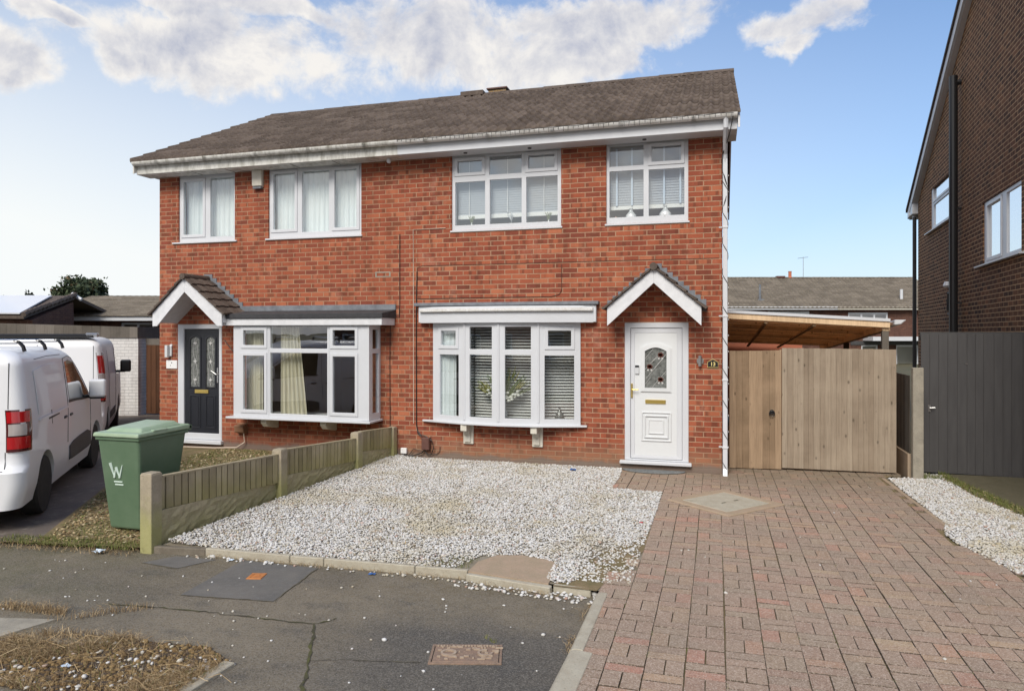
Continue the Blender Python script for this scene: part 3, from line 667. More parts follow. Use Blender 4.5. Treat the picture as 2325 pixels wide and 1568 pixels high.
pp = [(.46 * math.cos(a), -.235 * math.sin(a)) for a in [math.pi * i / 24 for i in range(25)]]
MB().prism(pp[::-1], 0, .016, 'z').build('mat_body', 'mat_door', t, .004)
rib = MB()
for k in range(9):
    x = -.36 + .09 * k; hh = .2 * math.sqrt(max(.01, 1 - (x / .44) ** 2)); rib.box(x - .012, x + .012, -hh, -.02, .0155, .020)
rib.build('ribs', 'mat_door', t)
tag(MB().lathe((.20, .20, .0), [(.11, 0), (.11, .004), (.09, .007)], 20).build('drain_cover', 'rust', None), 'small round reddish drain cover by the foot of the downpipe', 'drain cover')

# ------------------------------------------------------------------ windows
def window(parent, T, rect, panes, y0=.03, dep=.07, sill=None, frame_m='upvc', glass='glass', name='window', sashw=.052):
    """panes: (x0,x1,z0,z1,is_sash) glass sizes"""
    holes = [((a - sashw, b + sashw, c - sashw, d + sashw) if s_ else (a, b, c, d)) for a, b, c, d, s_ in panes]
    mb = MB(T); mb.plate(rect, holes, y0, y0 + dep); f = mb.build(name, frame_m, parent, .005)
    for a, b, c, d, s_ in panes:
        if s_: MB(T).plate((a - sashw - .002, b + sashw + .002, c - sashw - .002, d + sashw + .002), [(a, b, c, d)], y0 - .014, y0 + dep - .02).build('sash', frame_m, f, .005)
        MB(T).box(a - .004, b + .004, y0 + .022, y0 + .028, c - .004, d + .004).build('pane', glass, f)
    if sill:
        sx0, sx1, sz, pr = sill
        MB(T).prism([(y0 - pr, sz - .032), (y0 - pr, sz - .006), (y0 + .03, sz + .008), (y0 + .03, sz - .032)], sx0, sx1, 'x').build('sill', frame_m, f, .004)
    return f
def drape(T, x0, x1, z0, z1, y, amp=.02, waves=14, n=90, taper=None, seed=1):
    mb = MB(T); rr = random.Random(seed); ph = [rr.uniform(0, 6) for _ in range(3)]; vs = []; rows = 14
    for j in range(rows + 1):
        z = z0 + (z1 - z0) * j / rows
        a, b = (x0, x1) if taper is None else taper(j / rows, x0, x1)
        for i in range(n + 1):
            q = i / n; x = a + (b - a) * q
            yy = y + amp * (math.sin(q * waves * 6.28 + ph[0]) + .5 * math.sin(q * waves * 3.9 * 3.1 + ph[1])) * (1.1 - .25 * j / rows)
            vs.append((x, yy, z))
    fs = [(j * (n + 1) + i, j * (n + 1) + i + 1, (j + 1) * (n + 1) + i + 1, (j + 1) * (n + 1) + i) for j in range(rows) for i in range(n)]
    return mb.add(vs, fs)
def slats(T, x0, x1, z0, z1, y, pitch, tilt, wd=.048):
    mb = MB(T); z = z1
    c, s_ = math.cos(tilt) * wd / 2, math.sin(tilt) * wd / 2
    while z > z0:
        q = [(y - c, z - s_), (y + c, z + s_), (y + c, z + s_ + .003), (y - c, z - s_ + .003)]
        mb.prism(q, x0, x1, 'x'); z -= pitch
    return mb
I = lambda x, y, z: (x, y, z)

# ------------------------------------------------------------------ house with the white door (right half of the pair)
EAVE_Y, EAVE_Z, RID_Y, RID_Z = -.43, 5.115, 3.8, 7.17
def roof_mesh(x0, x1, ex, ez, ry, rz, period=.155, gauge=.34, m='tile', parent=None, wave=.040, flip=1, name='roof', per_s=8, skip=None):
    L = math.hypot(ry - ex, rz - ez); ux, uz = (ry - ex) / L, (rz - ez) / L; nx_, nz_ = -uz, ux
    nc = max(1, round(L / gauge)); g = L / nc
    ns = int((x1 - x0) / period * per_s); xs = np.linspace(x0, x1, ns + 1)
    ph = ((xs - x0) / period) % 1
    prof = wave * np.where(ph < .45, np.sin(np.clip(ph / .45, 0, 1) * np.pi) ** .6, -.12 * np.sin(np.clip((ph - .45) / .55, 0, 1) * np.pi))
    V = []; F = []; T_ = []; base = 0
    rr = np.random.default_rng(2)
    for k in range(nc):
        s0, s1 = k * g - .02, (k + 1) * g + .03
        tile_id = ((xs - x0) / (period * 2)).astype(int); jit = rr.normal(0, .0025, tile_id.max() + 2)[tile_id]
        tt = rr.random(tile_id.max() + 2)
        for (s_, h, pr) in ((s0, .002 if k else -.012, 1 if k else 0), (s0, .030, 1), (s1, .008, 1)):
            hh = prof * pr + h + jit
            V.append(np.stack([xs, ex + ux * s_ + nx_ * hh, ez + uz * s_ + nz_ * hh], 1))
        n = ns + 1; i = np.arange(ns)
        for r_ in (0, 1):
            a = base + r_ * n + i
            F.append(np.stack([a, a + 1, a + n + 1, a + n], 1)); T_.append(tt[tile_id[:-1]])
        base += 3 * n
    V = np.concatenate(V); F = np.concatenate(F)
    if flip < 0: V[:, 1] = 2 * ry - V[:, 1]; F = F[:, ::-1]
    o = npmesh(name, V, F, np.concatenate(T_), m, parent)
    return o
hr = thing('brick_house', 'right half of the brick pair, with white front door, bow window and clean gutter', 'house')
PX = -5.0
holes = [(-4.20, -2.39, 3.70, 4.93), (-1.69, -.48, 3.70, 4.93), (-4.50, -2.09, .66, 2.21), (-1.41, -.475, .095, 2.2)]
wl = MB(); wl.plate((PX, 0, -.15, 4.93), holes, 0, .10)
wl.box(-.10, -.0005, .1005, 7.6, -.15, 4.93).box(PX, 0, 7.6, 7.7, -.15, 4.93)
wl.prism([(.0, 4.93), (7.6, 4.93), (RID_Y, RID_Z - .16)], -.099, -.001, 'x')
wl.build('wall', 'brick', hr)
inn = MB(); inn.box(PX + .02, -.11, 7.4, 7.45, 0, 4.9).box(PX + .02, -.11, .11, 7.4, 2.32, 2.50).box(PX + .02, -.11, .11, 7.4, 4.91, 4.95).box(PX + .02, PX + .06, .11, 7.4, 0, 4.9).box(-1.9, -1.85, .11, 7.4, 0, 2.3).box(-2.1, -2.05, .11, 7.4, 2.5, 4.9).box(PX + .02, -.11, .11, 7.4, .02, .06).box(PX + .07, -.11, 3.6, 3.65, .06, 4.9)
inn.build('interior', 'room', hr)
roof_mesh(PX, .24, EAVE_Y, EAVE_Z, RID_Y, RID_Z, parent=hr)
roof_mesh(PX, .24, EAVE_Y, EAVE_Z, RID_Y, RID_Z, parent=hr, flip=-1, per_s=4, name='back_roof')
def ridge(x0, x1, y, z, parent, m='tile'):
    mb = MB(); n = int((x1 - x0) / .45); rr = random.Random(4)
    for i in range(n):
        a, b = x0 + (x1 - x0) * i / n, x0 + (x1 - x0) * (i + 1) / n + .01; dz = rr.uniform(-.004, .004); vs = []
        for xx, e in ((a, .006), (b, 0)):
            for k in range(7):
                q = math.pi * k / 6; vs.append((xx, y + (.12 + e) * math.cos(q), z + dz - .03 + (.085 + e) * math.sin(q)))
        mb.add(vs, [(k, k + 1, k + 8, k + 7) for k in range(6)] + [tuple(range(7)), tuple(range(13, 6, -1))], rr.random())
    return mb.build('ridge_tiles', m, parent)
ridge(PX, .24, RID_Y, RID_Z + .0, hr)
def eaves(x0, x1, parent, gm, box_end=None):
    fa = MB(); fa.box(x0, x1, -.335, -.31, 4.90, 5.085).box(x0, x1, -.31, -.001, 4.898, 4.918); fa.build('fascia', 'upvc' if gm == 'gutter_clean' else 'gutter_dirty', parent, .004)
    g = MB(); vs = []; n = 9
    for xx in (x0, x1):
        for rr_, flip in ((.058, 0), (.052, 1)):
            ks = range(n) if not flip else range(n - 1, -1, -1)
            for k in ks:
                q = math.pi * k / (n - 1); vs.append((xx, -.40 + rr_ * math.cos(q), 5.105 - rr_ * 1.15 * math.sin(q)))
    m_ = 2 * n
    g.add(vs, [tuple(range(m_))[::-1], tuple(range(m_, 2 * m_))] + [(i, (i + 1) % m_, (i + 1) % m_ + m_, i + m_) for i in range(m_)])
    xx = x0 + .5
    while xx < x1 - .2:
        for q0 in range(n - 1):
            a0, a1 = math.pi * q0 / (n - 1), math.pi * (q0 + 1) / (n - 1); r2 = .063
            vs = [(x_, -.40 + r2 * math.cos(a), 5.106 - r2 * 1.15 * math.sin(a)) for x_ in (xx, xx + .06) for a in (a0, a1)]
            g.add(vs, [(0, 1, 3, 2), (2, 3, 1, 0)])
        xx += 1.02
    g.build('gutter', gm, parent)
eaves(PX + .0, .20, hr, 'gutter_clean')
def barge(x0, x1, parent, m='barge', lift=0):
    for nm, (ya, za, yb, zb) in (('bargeboard', (EAVE_Y + .03, EAVE_Z - .02, RID_Y, RID_Z)), ('bargeboard', (2 * RID_Y - EAVE_Y, EAVE_Z - .02, RID_Y, RID_Z))):
        MB().prism([(ya, za - .0 + lift), (yb, zb - .0 + lift), (yb, zb - .17 + lift), (ya, za - .19 + lift)], x0, x1, 'x').build(nm, m, parent, .003)
barge(.205, .235, hr)
MB().box(.002, .198, -.3085, .10, 4.920, 5.082).build('box_end', 'upvc', hr, .005)
MB().prism([(-.30, 4.92), (.4, 4.92), (RID_Y, RID_Z - .13), (RID_Y, RID_Z - .04), (-.35, 5.09)], .001, .2, 'x').build('verge_soffit', 'upvc', hr)
for dx in (-3.9, -2.85, -1.1): MB().lathe((dx, -.17, 4.885), [(.03, 0), (.03, .012)], 14).build('soffit_vent', 'plastic_dk', hr)
# first floor windows
wa = window(hr, I, (-4.20, -2.39, 3.70, 4.93), [(-4.106, -3.691, 4.628, 4.815, 1), (-3.566, -3.032, 4.57, 4.867, 0), (-2.921, -2.502, 4.62, 4.83, 1), (-4.146, -3.639, 3.782, 4.478, 0), (-3.560, -3.032, 3.782, 4.488, 0), (-2.956, -2.452, 3.782, 4.495, 0)], sill=(-4.22, -2.37, 3.70, .05))
slats(I, -4.15, -2.44, 3.98, 4.86, .19, .038, R(76)).build('blind', 'blind_grey', wa)
MB().box(-4.15, -2.44, .17, .20, 3.90, 3.965).build('blind_rail', 'blind', wa, .003)
for dx in (-3.95, -3.3, -2.7): MB().box(dx - .004, dx + .004, .158, .162, 3.93, 4.86).build('blind_cord', 'blind', wa)
wb = window(hr, I, (-1.69, -.48, 3.70, 4.93), [(-1.645, -1.133, 4.568, 4.88, 0), (-1.011, -.587, 4.603, 4.829, 1), (-1.645, -1.133, 3.795, 4.498, 0), (-1.057, -.537, 3.795, 4.49, 0)], sill=(-1.71, -.46, 3.70, .05))
slats(I, -1.65, -.53, 4.0, 4.86, .19, .040, R(76)).build('blind', 'blind_grey', wb)
MB().box(-1.65, -.53, .17, .20, 3.93, 3.99).build('blind_rail', 'blind', wb, .003)
for dx in (-1.55, -1.32, -.84, -.60): MB().box(dx - .014, dx + .014, .148, .153, 3.99, 4.86).build('ladder_tape', 'tape', wb)
bd = MB().box(-4.19, -.49, .11, .30, 3.70, 3.73); bd.build('window_board', 'white', hr)
def vase(x, y, z, prof, m, name, lab, cat, extra=None, s=1):
    t = thing(name, lab, cat, (x, y, z)); MB().lathe((0, 0, 0), [(a * s, b * s) for a, b in prof], 12).build('body', m, t, smooth=True)
    if extra: extra(t)
    return t
vp = [(.03, 0), (.055, .03), (.06, .09), (.03, .14), (.022, .18), (.03, .2)]
def sprig(t, n=14, h=.16, r=.07, m='stem', base=.05):
    mb = MB(); rr = random.Random(n)
    for _ in range(n):
        a = rr.uniform(0, 6.28); q = rr.uniform(.2, 1) * r
        mb.tube([(0, 0, base), (q * .5 * math.cos(a), q * .5 * math.sin(a), base + h * .6), (q * math.cos(a), q * math.sin(a), base + h)], .003, 4)
    mb.build('sprigs', m, t)
vase(-3.90, .13, 3.73, vp, 'frost', 'potted_sprig', 'faint grey potted sprig at the left of the three light upstairs window', 'vase', lambda t: sprig(t), .5)
vase(-2.62, .13, 3.73, vp, 'frost', 'potted_sprig', 'faint grey potted sprig at the right of the three light upstairs window', 'vase', lambda t: sprig(t), .5)
t = thing('figurine', 'pale twisted glass figurine in the middle upstairs pane', 'ornament', (-3.25, .10, 3.73))
MB().tube([(-.03, 0, 0), (.03, 0, .06), (.035, 0, .11), (-.02, 0, .2), (-.035, 0, .24), (.03, 0, .235), (.045, 0, .13)], .014, 8).build('body', 'frost', t, smooth=True)
for (x, s_, m, lab) in ((-1.33, 1.15, 'frost', 'frosted bottle shaped vase in the left light of the upstairs corner window'), (-.82, 1.25, 'frost', 'frosted bottle shaped vase in the right light of the upstairs corner window')):
    vase(x, .12, 3.73, [(.05, 0), (.075, .04), (.07, .09), (.025, .14), (.02, .17), (.03, .18)], m, 'vase', lab, 'vase', s=s_)
vase(-1.56, .12, 3.73, [(.03, 0), (.04, .03), (.025, .07), (.01, .09)], 'pot', 'ornament', 'small pink ornament at the left end of the upstairs corner window sill', 'ornament')
for i, (x, lab) in enumerate(((-1.47, 'tiny pale trinket beside the pink ornament'), (-.70, 'tiny pale trinket just right of the right hand vase'), (-.62, 'tiny pale trinket near the right end of the sill'), (-.98, 'tiny pale trinket just right of the central mullion'))):
    vase(x, .12, 3.73, [(.015, 0), (.02, .02), (.008, .045), (.013, .06), (.003, .075)], 'white', 'ornament', lab, 'ornament', s=.9)
# bow window
bw = MB()
bowx = [-4.51, -3.905, -3.325, -2.70, -2.08]; bowy = [-.03, -.205, -.265, -.205, -.03]
glassx = [[(-4.348, -4.064), (-4.377, -4.013)], [(-3.815, -3.436)] * 2, [(-3.222, -2.817)] * 2, [(-2.558, -2.218), (-2.61, -2.172)]]
bow = thing('x', '', ''); bpy.data.objects.remove(bow)
bfr = MB()
bfr.prism([(x, y) for x, y in zip(bowx, bowy)] + [(-2.08, .09), (-4.51, .09)], .60, .665, 'z')
bow = bfr.build('bow_window', 'upvc', hr, .004)
for i in range(4):
    p0, p1 = Vector((bowx[i], bowy[i])), Vector((bowx[i + 1], bowy[i + 1])); L = (p1 - p0).length; d = (p1 - p0) / L
    nrm = Vector((-d.y, d.x))      # inwards
    if nrm.y < 0: nrm = -nrm
    T = (lambda p0, d, nrm: lambda x, y, z: (p0.x + d.x * x + nrm.x * y, p0.y + d.y * x + nrm.y * y, z))(p0, d, nrm)
    sc = L / (bowx[i + 1] - bowx[i])
    # frontal measurements were made at a depth of .2 m, so slide each glass along its facet
    (u0, u1), (l0, l1) = [[(q - bowx[i]) * sc for q in g] for g in glassx[i]]
    if i in (0, 3): panes = [(u0, u1, 1.845, 2.08, 1), (l0, l1, .725, 1.70, 0)]
    else: panes = [(u0, u1, 1.79, 2.14, 0), (l0, l1, .725, 1.705, 0)]
    MB(T).plate((.0, L, .662, 2.205), [((a - .052, b + .052, c - .052, e + .052) if s_ else (a, b, c, e)) for a, b, c, e, s_ in panes], 0, .06).build('facet_frame', 'upvc', bow, .004)
    for a, b, c, e, s_ in panes:
        if s_: MB(T).plate((a - .054, b + .054, c - .054, e + .054), [(a, b, c, e)], -.014, .04).build('sash', 'upvc', bow, .005)
        MB(T).box(a - .004, b + .004, .024, .030, c - .004, e + .004).build('pane', 'glass', bow)
    if i: MB(T).box(-.018, .018, -.012, .03, .665, 2.2).build('facet_post', 'upvc', bow, .008)
    SX0 = .33 if i == 0 else .05
    slats(T, SX0, L - .03, .70, 2.16, .30, .0465, R(27)).build('blind', 'blind', bow)
drape(I, -4.42, -4.12, .67, 2.19, .0, .012, 4, 40, seed=4).build('voile', 'net', bow, smooth=True)
sil = [(x, y - .06) for x, y in zip(bowx, bowy)]; sil[0] = (-4.69, -.05); sil[-1] = (-1.98, -.05)
MB().prism(sil + [(-1.98, -.002), (-4.69, -.002)], .605, .635, 'z').build('sill', 'upvc', bow, .005)
MB().box(-4.50, -2.09, .105, .30, .60, .66).build('window_board', 'white', bow)
hd = MB(); hd.box(-4.735, -1.83, -.10, -.001, 2.212, 2.475); hd.build('head_box', 'upvc', bow, .006)
fx = np.linspace(-4.70, -1.87, 25); fy = [-.10 - .22 * (1 - ((x + 3.285) / 1.42) ** 2) for x in fx]
MB().prism(list(zip(fx, fy)) + [(-1.87, -.098), (-4.70, -.098)], 2.205, 2.375, 'z').build('fascia', 'upvc', bow, .004)
MB().prism(list(zip(fx, [y - .05 for y in fy])) + [(-1.87, -.098), (-4.70, -.098)], 2.376, 2.425, 'z').build('gutter', 'gutter_clean', bow, .01)
MB().prism([(x, y * .8) for x, y in zip(fx, fy)] + [(-1.87, -.098), (-4.70, -.098)], 2.426, 2.462, 'z').build('roof_cover', 'upvc', bow, .01)
MB().box(-4.80, -1.79, -.14, -.001, 2.477, 2.53).build('flashing', 'lead', bow, .008)
for x0_ in (-3.90, -2.76):
    c_ = MB(); c_.box(x0_ - .085, x0_ + .085, -.035, -.001, .27, .60); c_.prism([(-.035, .30), (-.06, .30), (-.065, .40), (-.10, .45), (-.12, .50), (-.24, .50), (-.24, .60), (-.035, .60)], x0_ - .06, x0_ + .04, 'x'); c_.build('corbel', 'cream', bow, .006)
fl = thing('flower_arrangement', 'vase of white flowers and olive plumes standing inside the bow window', 'flowers', (-3.30, -.09, .665))
MB().lathe((0, 0, 0), [(.05, 0), (.07, .08), (.05, .2), (.035, .30), (.045, .33)], 14).build('vase', 'frost', fl, smooth=True)
rr = random.Random(9); st = MB(); bl = MB(); ol = MB()
for i in range(60):
    a = rr.choice((-1, 1)) * rr.uniform(.15, 1.15); h = rr.uniform(.35, .55); x = math.sin(a) * h * 1.05; yy = rr.uniform(-.08, .07); z = .3 + math.cos(a) * h
    st.tube([(0, 0, .3), (x * .5, yy * .5, .3 + (z - .3) * .6), (x, yy, z)], .0045, 4)
    if i % 3 == 0: ol.tube([(x * .75, yy, .3 + (z - .3) * .75), (x * 1.08, yy, z + .05)], .012, 5, r1=.003)
for i in range(46):
    a = rr.choice((-1, 1)) * rr.uniform(.15, .95); h = rr.uniform(.12, .36); x, z = math.sin(a) * h * 1.15, .27 + math.cos(a) * h * .75
    bl.lathe((x, rr.uniform(-.09, .02), z), [(.004, -.018), (.022, -.012), (.028, .002), (.018, .016), (.003, .02)], 7)
st.build('stems', 'stem', fl); bl.build('blossoms', 'flower', fl); ol.build('plumes', 'olive', fl)
vase(-2.45, .16, .66, [(.07, 0), (.08, .06), (.06, .12), (.02, .17), (.012, .2), (.02, .21)], 'grey_glass', 'vase', 'dark bell shaped vase low in the right light of the bow window', 'vase')
vase(-4.10, .16, .66, [(.05, 0), (.04, .1), (.055, .16), (.02, .2), (.035, .25)], 'black', 'figurine', 'dark figurine low in the left light of the bow window', 'ornament')
# white door
dr = MB(); dr.plate((-1.41, -.475, .14, 2.2), [(-1.325, -.565, .16, 2.12)], -.01, .07); door = dr.build('door', 'upvc', hr, .008)
MB().box(-1.48, -.43, -.075, .06, .088, .138).build('threshold', 'upvc', door, .008)
MB().plate((-1.322, -.568, .165, 2.117), [(-1.262, -.643, .215, 2.045)], .008, .05).build('leaf_frame', 'upvc', door, .006)
MB().plate((-1.262, -.643, .215, 2.045), [(-1.115, -.79, 1.225, 1.83)], .012, .045).build('leaf', 'door_white', door, .003)
def arch_ring(x0, x1, z0, z1, rise, wd, y0, y1):
    def outl(e):
        a, b, c, d = x0 - e, x1 + e, z0 - e, z1 + e; n = 10
        return [(a, c), (b, c)] + [(b - (b - a) * i / n, d + (rise + e * .1) * math.sin(math.pi * i / n)) for i in range(n + 1)]
    o1, o2 = outl(0), outl(wd); n = len(o1); mb = MB()
    vs = [(x, y0, z) for x, z in o1] + [(x, y0 + .004, z) for x, z in o2] + [(x, y1, z) for x, z in o1] + [(x, y1, z) for x, z in o2]
    fs = []
    for i in range(n):
        j = (i + 1) % n; fs += [(i, i + n, j + n, j), (i, j, j + 2 * n, i + 2 * n), (i + n, i + 3 * n, j + 3 * n, j + n)]
    return mb.add(vs, fs)
arch_ring(-1.111, -.792, 1.227, 1.775, .055, .055, -.012, .013).build('glass_surround', 'door_white', door)
arch_ring(-1.165, -.738, 1.180, 1.80, .07, .02, .0, .013).build('outer_moulding', 'door_white', door)
gl = MB().prism([(-1.112, 1.226), (-.791, 1.226)] + [(-.791 - .321 * i / 12, 1.776 + .055 * math.sin(math.pi * i / 12)) for i in range(13)], .012, .018, 'y').build('leaded_pane', 'grey_glass', door)
ll = MB(); ro = MB()
for (a, b) in (((-1.11, 1.50), (-.93, 1.70)), ((-1.10, 1.36), (-.85, 1.66)), ((-1.0, 1.24), (-.80, 1.48)), ((-.97, 1.52), (-.80, 1.73)), ((-1.02, 1.60), (-.80, 1.80)), ((-1.11, 1.66), (-.98, 1.82)), ((-1.11, 1.28), (-1.03, 1.38))):
    ll.tube([(a[0], .009, a[1]), (b[0], .009, b[1])], .0028, 4)
for cx, cz_ in ((-.88, 1.72), (-1.04, 1.545), (-.88, 1.355)):
    ro = MB(); cz = cz_
    for k in range(5):
        a = k * 1.256; ro.lathe((cx + .022 * math.cos(a), .006, cz + .016 * math.sin(a)), [(.022, -.002), (.022, .004)], 8, 'y')
    for k in (-1, 1): ll.prism([(cx + k * .012, cz - .035), (cx + k * .045, cz - .05), (cx + k * .02, cz - .075)], .004, .009, 'y')
    ro.build('rose', 'roses', door)
ll.build('lead_lines', 'leadline', door)
MB().box(-1.105, -.805, -.006, .014, .992, 1.050).build('letter_plate', 'gold', door, .005)
for (a, b, c, d, y_) in ((-1.165, -.721, .43, .87, -.004), (-1.12, -.765, .48, .82, -.010), (-1.06, -.83, .54, .76, -.004)):
    MB().plate((a, b, c, d), [(a + .022, b - .022, c + .022, d - .022)], y_, .0135).build('panel_moulding', 'door_white', door, .006)
MB().box(-1.05, -.84, .004, .0135, .555, .745).build('panel_field', 'door_white', door, .006)
hn = MB(); hn.box(-1.315, -1.290, -.012, .009, 1.075, 1.285).tube([(-1.30, -.012, 1.20), (-1.30, -.045, 1.20), (-1.20, -.05, 1.20)], .008, 8); hn.build('handle', 'gold', door, .003)
db = MB().box(-1.257, -1.195, -.012, .012, 1.43, 1.565).build('doorbell', 'frost', door, .006); MB().box(-1.254, -1.198, -.014, -.012, 1.53, 1.562).build('bell_camera', 'black', db)
# porch
def porch(parent, xl, xr, xa, za, zb, zo, wd, yf, m_barge, back_top, ytile=.06, roofm='tile', feet=0):
    p = MB(); out = [(xl, zb), (xl + feet, zb), (xa, za - wd), (xr - feet, zb), (xr, zb), (xr, zo), (xa, za), (xl, zo)]
    n = len(out); fs = []
    for (y0, y1) in ((yf, yf + .03),):
        p.prism([(xl, zb), (xl + feet, zb), (xa, za - wd), (xa, za), (xl, zo)], y0, y1, 'y'); p.prism([(xr, zb), (xr, zo), (xa, za), (xa, za - wd), (xr - feet, zb)], y0, y1, 'y')
    root = p.build('porch_canopy', m_barge, parent, .003)
    for sgn, xe in ((-1, xl), (1, xr)):
        # sloping roof slab with tile courses running down the slope
        L = math.hypot(xe - xa, za - zo); ux, uz = (xe - xa) / L, (zo - za) / L
        nx_, nz_ = (uz * -1 if sgn > 0 else uz), abs(ux)
        nx_ = -uz * sgn if False else (abs(uz) * sgn)
        mb = MB(); nc = 5; rr = random.Random(3)
        ext = .05
        for k in range(nc):
            s0, s1 = (L + ext) * k / nc, (L + ext) * (k + 1) / nc + .02
            npd = max(3, int(abs(yf) / .09))
            for j in range(npd):
                y0 = yf - .045 + (abs(yf) + .043) * j / npd; y1 = yf - .045 + (abs(yf) + .043) * (j + 1) / npd - .004
                h0, h1 = .012 + .012 * (j % 2), .035 + .012 * (j % 2)
                def P(s_, h, y): return (xa + ux * s_ + nx_ * h, y, za + uz * s_ + nz_ * h)
                b_ = [P(s0, .0, y0), P(s1, .010, y0), P(s1, .010, y1), P(s0, .0, y1)]; t_ = [P(s0, .018 + .01 * (j % 2), y0), P(s1, .045 + .01 * (j % 2), y0), P(s1, .045 + .01 * (j % 2), y1), P(s0, .018 + .01 * (j % 2), y1)]
                if sgn < 0: b_ = b_[::-1]; t_ = t_[::-1]
                mb.hexa(b_, t_, rr.random())
        mb.build('roof_slope', roofm, root)
        # soffit under the slope
        so = MB(); yb = -.002
        so.add([(xa, yf + .031, za - wd + .06), (xa, yb, za - wd + .06), (xe, yb, zb + .06), (xe, yf + .031, zb + .06), (xa, yf + .031, za - .01), (xa, yb, za - .01), (xe, yb, zo - .01), (xe, yf + .031, zo - .01)],
               [(0, 1, 2, 3), (7, 6, 5, 4), (3, 2, 6, 7), (0, 3, 7, 4), (1, 5, 6, 2)])
        so.build('soffit', m_barge, root)
        # stepped lead flashing on the wall
        lf = MB(); ns = 9
        for k in range(ns):
            s0, s1 = (L + .08) * k / ns, (L + .08) * (k + 1) / ns
            xa0, xa1 = xa + ux * s0, xa + ux * s1; zt = za + uz * s0 + .075 + .028; zbm = za + uz * s1 + .0
            lf.box(min(xa0, xa1), max(xa0, xa1), -.016, -.001, zbm, zt)
        lf.build('flashing', 'lead', root)
    rt = MB(); rt.tube([(xa, yf - .06, za + .02), (xa, -.01, za + .02)], .055, 10); rt.build('ridge_cap', roofm, root)
    return root
porch(hr, -1.61, -.285, -.943, 2.975, 2.15, 2.42, .215, -.45, 'barge', 3.07)
# light, number plaque, meter box, pipes
wlg = MB(); wlg.lathe((-.31, -.055, 1.56), [(.026, 0), (.026, .155)], 14).lathe((-.31, -.02, 1.635), [(.05, -.012), (.05, .018)], 16, 'y'); wlg.build('wall_light', 'steel', hr, .002)
pq = MB().prism([(-.206, 1.545), (-.057, 1.545), (-.057, 1.622), (-.075, 1.632), (-.131, 1.662), (-.188, 1.632), (-.206, 1.622)], -.016, -.001, 'y').build('number_plaque', 'black', hr)
bd_ = MB()
op = [(-.206, 1.545), (-.057, 1.545), (-.057, 1.622), (-.075, 1.632), (-.131, 1.662), (-.188, 1.632), (-.206, 1.622)]
bd_.tube([(x, -.018, z) for x, z in op + op[:1]], .0035, 4); bd_.build('plaque_border', 'bloom', pq)
def text(body, size, T, m, parent, name, ext=.003):
    c = bpy.data.curves.new(name, 'FONT'); c.body = body; c.size = size; c.extrude = ext; c.align_x = 'CENTER'; c.align_y = 'CENTER'; c.resolution_u = 3; c.offset = size * .02
    o = bpy.data.objects.new(name, c); COL.objects.link(o); dg = bpy.context.evaluated_depsgraph_get(); me = bpy.data.meshes.new_from_object(o.evaluated_get(dg)); bpy.data.objects.remove(o)
    me.materials.clear(); me.materials.append(M[m]); q = bpy.data.objects.new(name, me); COL.objects.link(q); q.parent = parent; q.matrix_basis = T; return q
text('13', .075, Matrix.Translation((-.131, -.019, 1.592)) @ Matrix.Rotation(R(90), 4, 'X'), 'bloom', pq, 'numerals')
mbx = MB().box(-4.69, -4.555, -.09, -.001, .145, .345).build('meter_box', 'box_brown', hr, .008); MB().box(-4.68, -4.565, -.094, -.09, .155, .335).build('meter_door', 'box_brown', mbx, .006)
tag(MB().box(-5.08, -4.975, -.05, -.001, .06, .155).build('socket_box', 'white', None, .008), 'small pale grey outdoor box low on the brick wall beside the last fence post', 'box')
cb = MB()
cb.tube([(-4.80, -.012, 3.05), (-4.81, -.012, 2.6), (-4.815, -.012, 2.0), (-4.81, -.012, .55), (-4.79, -.02, .45), (-4.72, -.04, .38), (-4.62, -.05, .36), (-4.52, -.06, .30), (-4.49, -.05, .18), (-4.53, -.04, .08), (-4.60, -.04, .07), (-4.65, -.04, .12)], .009, 6)
cb.tube([(-4.79, -.02, .46), (-4.78, -.03, .40), (-4.70, -.05, .345)], .007, 6)
cb.tube([(-4.65, -.05, .145), (-4.70, -.05, .09), (-4.85, -.05, .04), (-5.05, -.06, .03)], .010, 6)
cb.tube([(-4.68, -.05, .12), (-4.85, -.04, .15), (-4.90, -.04, .08), (-4.95, -.04, .03)], .006, 6)
cb.tube([(-4.60, -.04, .07), (-4.45, -.02, .08), (-4.40, -.012, .12), (-4.395, -.01, .20)], .005, 6); cb.build('cable', 'cable', hr)
cb = MB(); cb.tube([(-4.80, -.008, 2.62), (-4.78, -.008, 2.605), (-3.6, -.008, 2.612), (-2.55, -.008, 2.61), (-2.42, -.008, 2.64), (-2.38, -.008, 2.71), (-2.38, -.008, 3.09), (-2.385, -.008, 3.11)], .0042, 5)
cb.tube([(-4.80, -.008, 3.0), (-4.80, -.008, 3.11), (-4.72, -.008, 3.145), (-3.6, -.008, 3.14), (-1.5, -.008, 3.14), (-.05, -.008, 3.136)], .003, 5); cb.build('cable', 'cable_brown', hr)
cb = MB(); cb.tube([(-4.862, -.009, .56), (-4.866, -.009, 3.0), (-4.87, -.009, 3.74), (-4.3, -.008, 3.745)], .007, 5); cb.build('cable', 'cable_pale', hr)
dpz = MB(); dpz.tube([(.045, -.40, 5.06), (.045, -.40, 4.92), (.04, -.25, 4.78), (.038, -.10, 4.62), (.038, -.075, 4.5)], .036, 4)
dpz.box(.006, .072, -.105, -.038, .06, 4.55); dpz.hexa([(.006, -.16, -.005), (.072, -.16, -.005), (.072, -.05, -.005), (.006, -.05, -.005)], [(.006, -.105, .10), (.072, -.105, .10), (.072, -.038, .10), (.006, -.038, .10)])
for z_ in (.38, 1.35, 2.27, 3.55): dpz.box(-.002, .080, -.112, -.030, z_, z_ + .035); 
for z_ in (.39, 2.28, 3.56): dpz.box(-.05, -.001, -.06, -.045, z_, z_ + .02)
